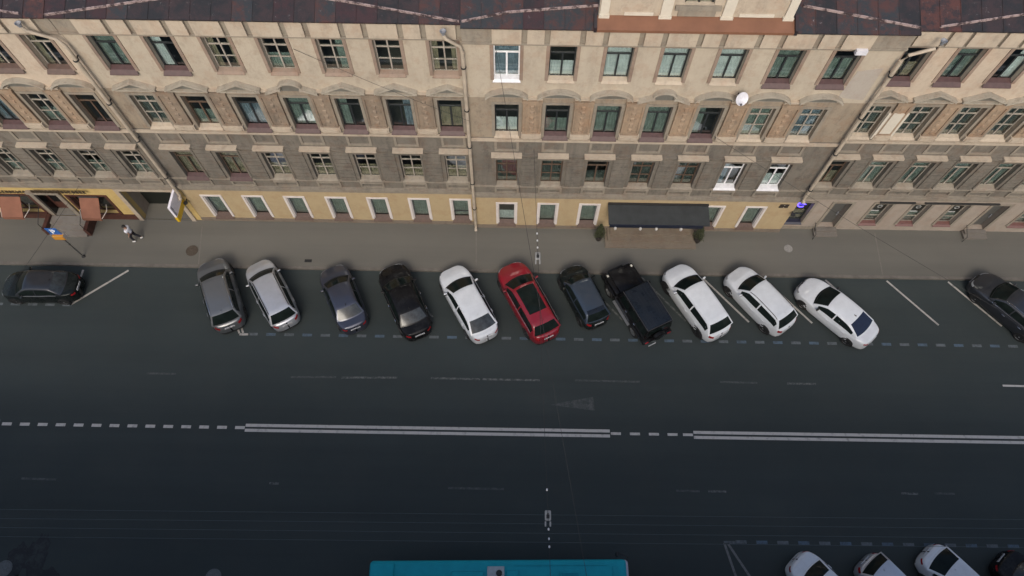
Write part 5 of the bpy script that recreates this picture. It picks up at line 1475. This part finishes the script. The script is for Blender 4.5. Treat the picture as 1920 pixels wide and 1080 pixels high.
# ------------------------------------------------------------------ person walking on the pavement
def skin(name, verts, edges, radii, mat, parent, root=0, sub=2):
    me = bpy.data.meshes.new(name); me.from_pydata(verts, edges, []); me.materials.append(mat)
    o = put(name, me, parent)
    md = o.modifiers.new('skin', 'SKIN'); md.use_smooth_shade = True
    sv = me.skin_vertices[0].data
    for i, r_ in enumerate(radii):
        sv[i].radius = (r_, r_) if not isinstance(r_, tuple) else r_
        sv[i].use_root = (i == root)
    o.modifiers.new('sub', 'SUBSURF').levels = sub
    o.modifiers['sub'].render_levels = sub
    return o
def person():
    ft = gp(258, 450, SWZ)
    t = thing('person', 'dark haired person in white shirt and dark trousers walking on the pavement near the gateway', 'person', (ft.x, ft.y, SWZ), R(188))
    t.scale = (0.98, 1.02, 0.90)
    SK = plain('skin', (0.36,0.22,0.16), 0.6); SH = plain('shirt_white', (0.66,0.67,0.72), 0.8); TR = plain('trousers_dark', (0.016,0.017,0.025), 0.8)
    HR = plain('hair_black', (0.010,0.009,0.008), 0.6); WS = plain('shoe_white', (0.65,0.65,0.63), 0.6)
    # x forward, y left, z up; mid stride
    V = [(0,0,0.95),(0.01,0,1.12),(0.03,0,1.30),(0.04,0,1.43),(0.055,0,1.51),(0.07,0,1.60),(0.075,0,1.70),
         (0.03,0.17,1.40),(-0.05,0.22,1.14),(0.06,0.23,0.92),(0.11,0.23,0.84),
         (0.04,-0.17,1.40),(0.10,-0.22,1.15),(0.24,-0.20,0.97),(0.30,-0.19,0.90),
         (0.0,0.09,0.90),(0.14,0.09,0.50),(0.10,0.09,0.10),
         (0.0,-0.09,0.90),(-0.06,-0.09,0.50),(-0.28,-0.09,0.16)]
    E = [(0,1),(1,2),(2,3),(3,4),(4,5),(5,6),(3,7),(7,8),(8,9),(9,10),(3,11),(11,12),(12,13),(13,14),(0,15),(15,16),(16,17),(0,18),(18,19),(19,20)]
    Rr = [0.12,0.115,0.12,0.09,0.05,0.085,0.075,0.055,0.042,0.034,0.03,0.055,0.042,0.034,0.03,0.08,0.055,0.04,0.08,0.055,0.04]
    body = skin('body', V, E, Rr, SK, t)
    skin('shirt', [V[0],V[1],V[2],(0.035,0,1.415),V[7],(0.0,0.205,1.25),V[11],(0.07,-0.205,1.26)], [(0,1),(1,2),(2,3),(3,4),(4,5),(3,6),(6,7)], [0.165,0.16,0.175,0.135,0.09,0.075,0.09,0.075], SH, body)
    skin('trousers', [(0,0,1.0),V[15],V[16],(0.105,0.09,0.14),V[18],V[19],(-0.265,-0.09,0.19)], [(0,1),(1,2),(2,3),(0,4),(4,5),(5,6)], [0.135,0.105,0.072,0.06,0.105,0.072,0.06], TR, body)
    skin('hair', [(0.05,0,1.63),(0.055,0,1.70),(0.075,0,1.755)], [(0,1),(1,2)], [0.105,0.118,0.09], HR, body)
    skin('shoe', [(0.06,0.09,0.05),(0.16,0.09,0.05),(0.27,0.095,0.035)], [(0,1),(1,2)], [0.048,0.046,0.034], WS, body)
    skin('shoe', [(-0.33,-0.09,0.12),(-0.25,-0.09,0.07),(-0.15,-0.095,0.035)], [(0,1),(1,2)], [0.046,0.046,0.034], WS, body)
    # hands with separate fingers
    for (hx, hy, hz, sd) in ((0.115,0.23,0.82,1),(0.31,-0.19,0.88,-1)):
        for q in range(4):
            yy = hy+(q-1.5)*0.019
            ln = (0.062,0.072,0.068,0.055)[q]
            skin('finger', [(hx,yy,hz),(hx+0.02,yy,hz-ln*0.6),(hx+0.03,yy,hz-ln)], [(0,1),(1,2)], [0.010,0.009,0.007], SK, body, sub=1)
        skin('thumb', [(hx,hy-sd*0.03,hz+0.03),(hx+0.03,hy-sd*0.05,hz),(hx+0.035,hy-sd*0.052,hz-0.025)], [(0,1),(1,2)], [0.011,0.010,0.008], SK, body, sub=1)
    # face
    for s in (-1, 1):
        skin('eye', [(0.150,s*0.032,1.635),(0.154,s*0.032,1.637)], [(0,1)], [0.010,0.008], HR, body, sub=1)
        skin('ear', [(0.07,s*0.083,1.61),(0.065,s*0.092,1.65)], [(0,1)], [0.014,0.016], SK, body, sub=1)
    skin('nose', [(0.148,0,1.63),(0.172,0,1.595)], [(0,1)], [0.010,0.014], SK, body, sub=1)
    skin('mouth', [(0.146,-0.022,1.558),(0.152,0,1.556),(0.146,0.022,1.558)], [(0,1),(1,2)], [0.006,0.008,0.006], plain('lip',(0.30,0.12,0.10),0.5), body, sub=1)
person()
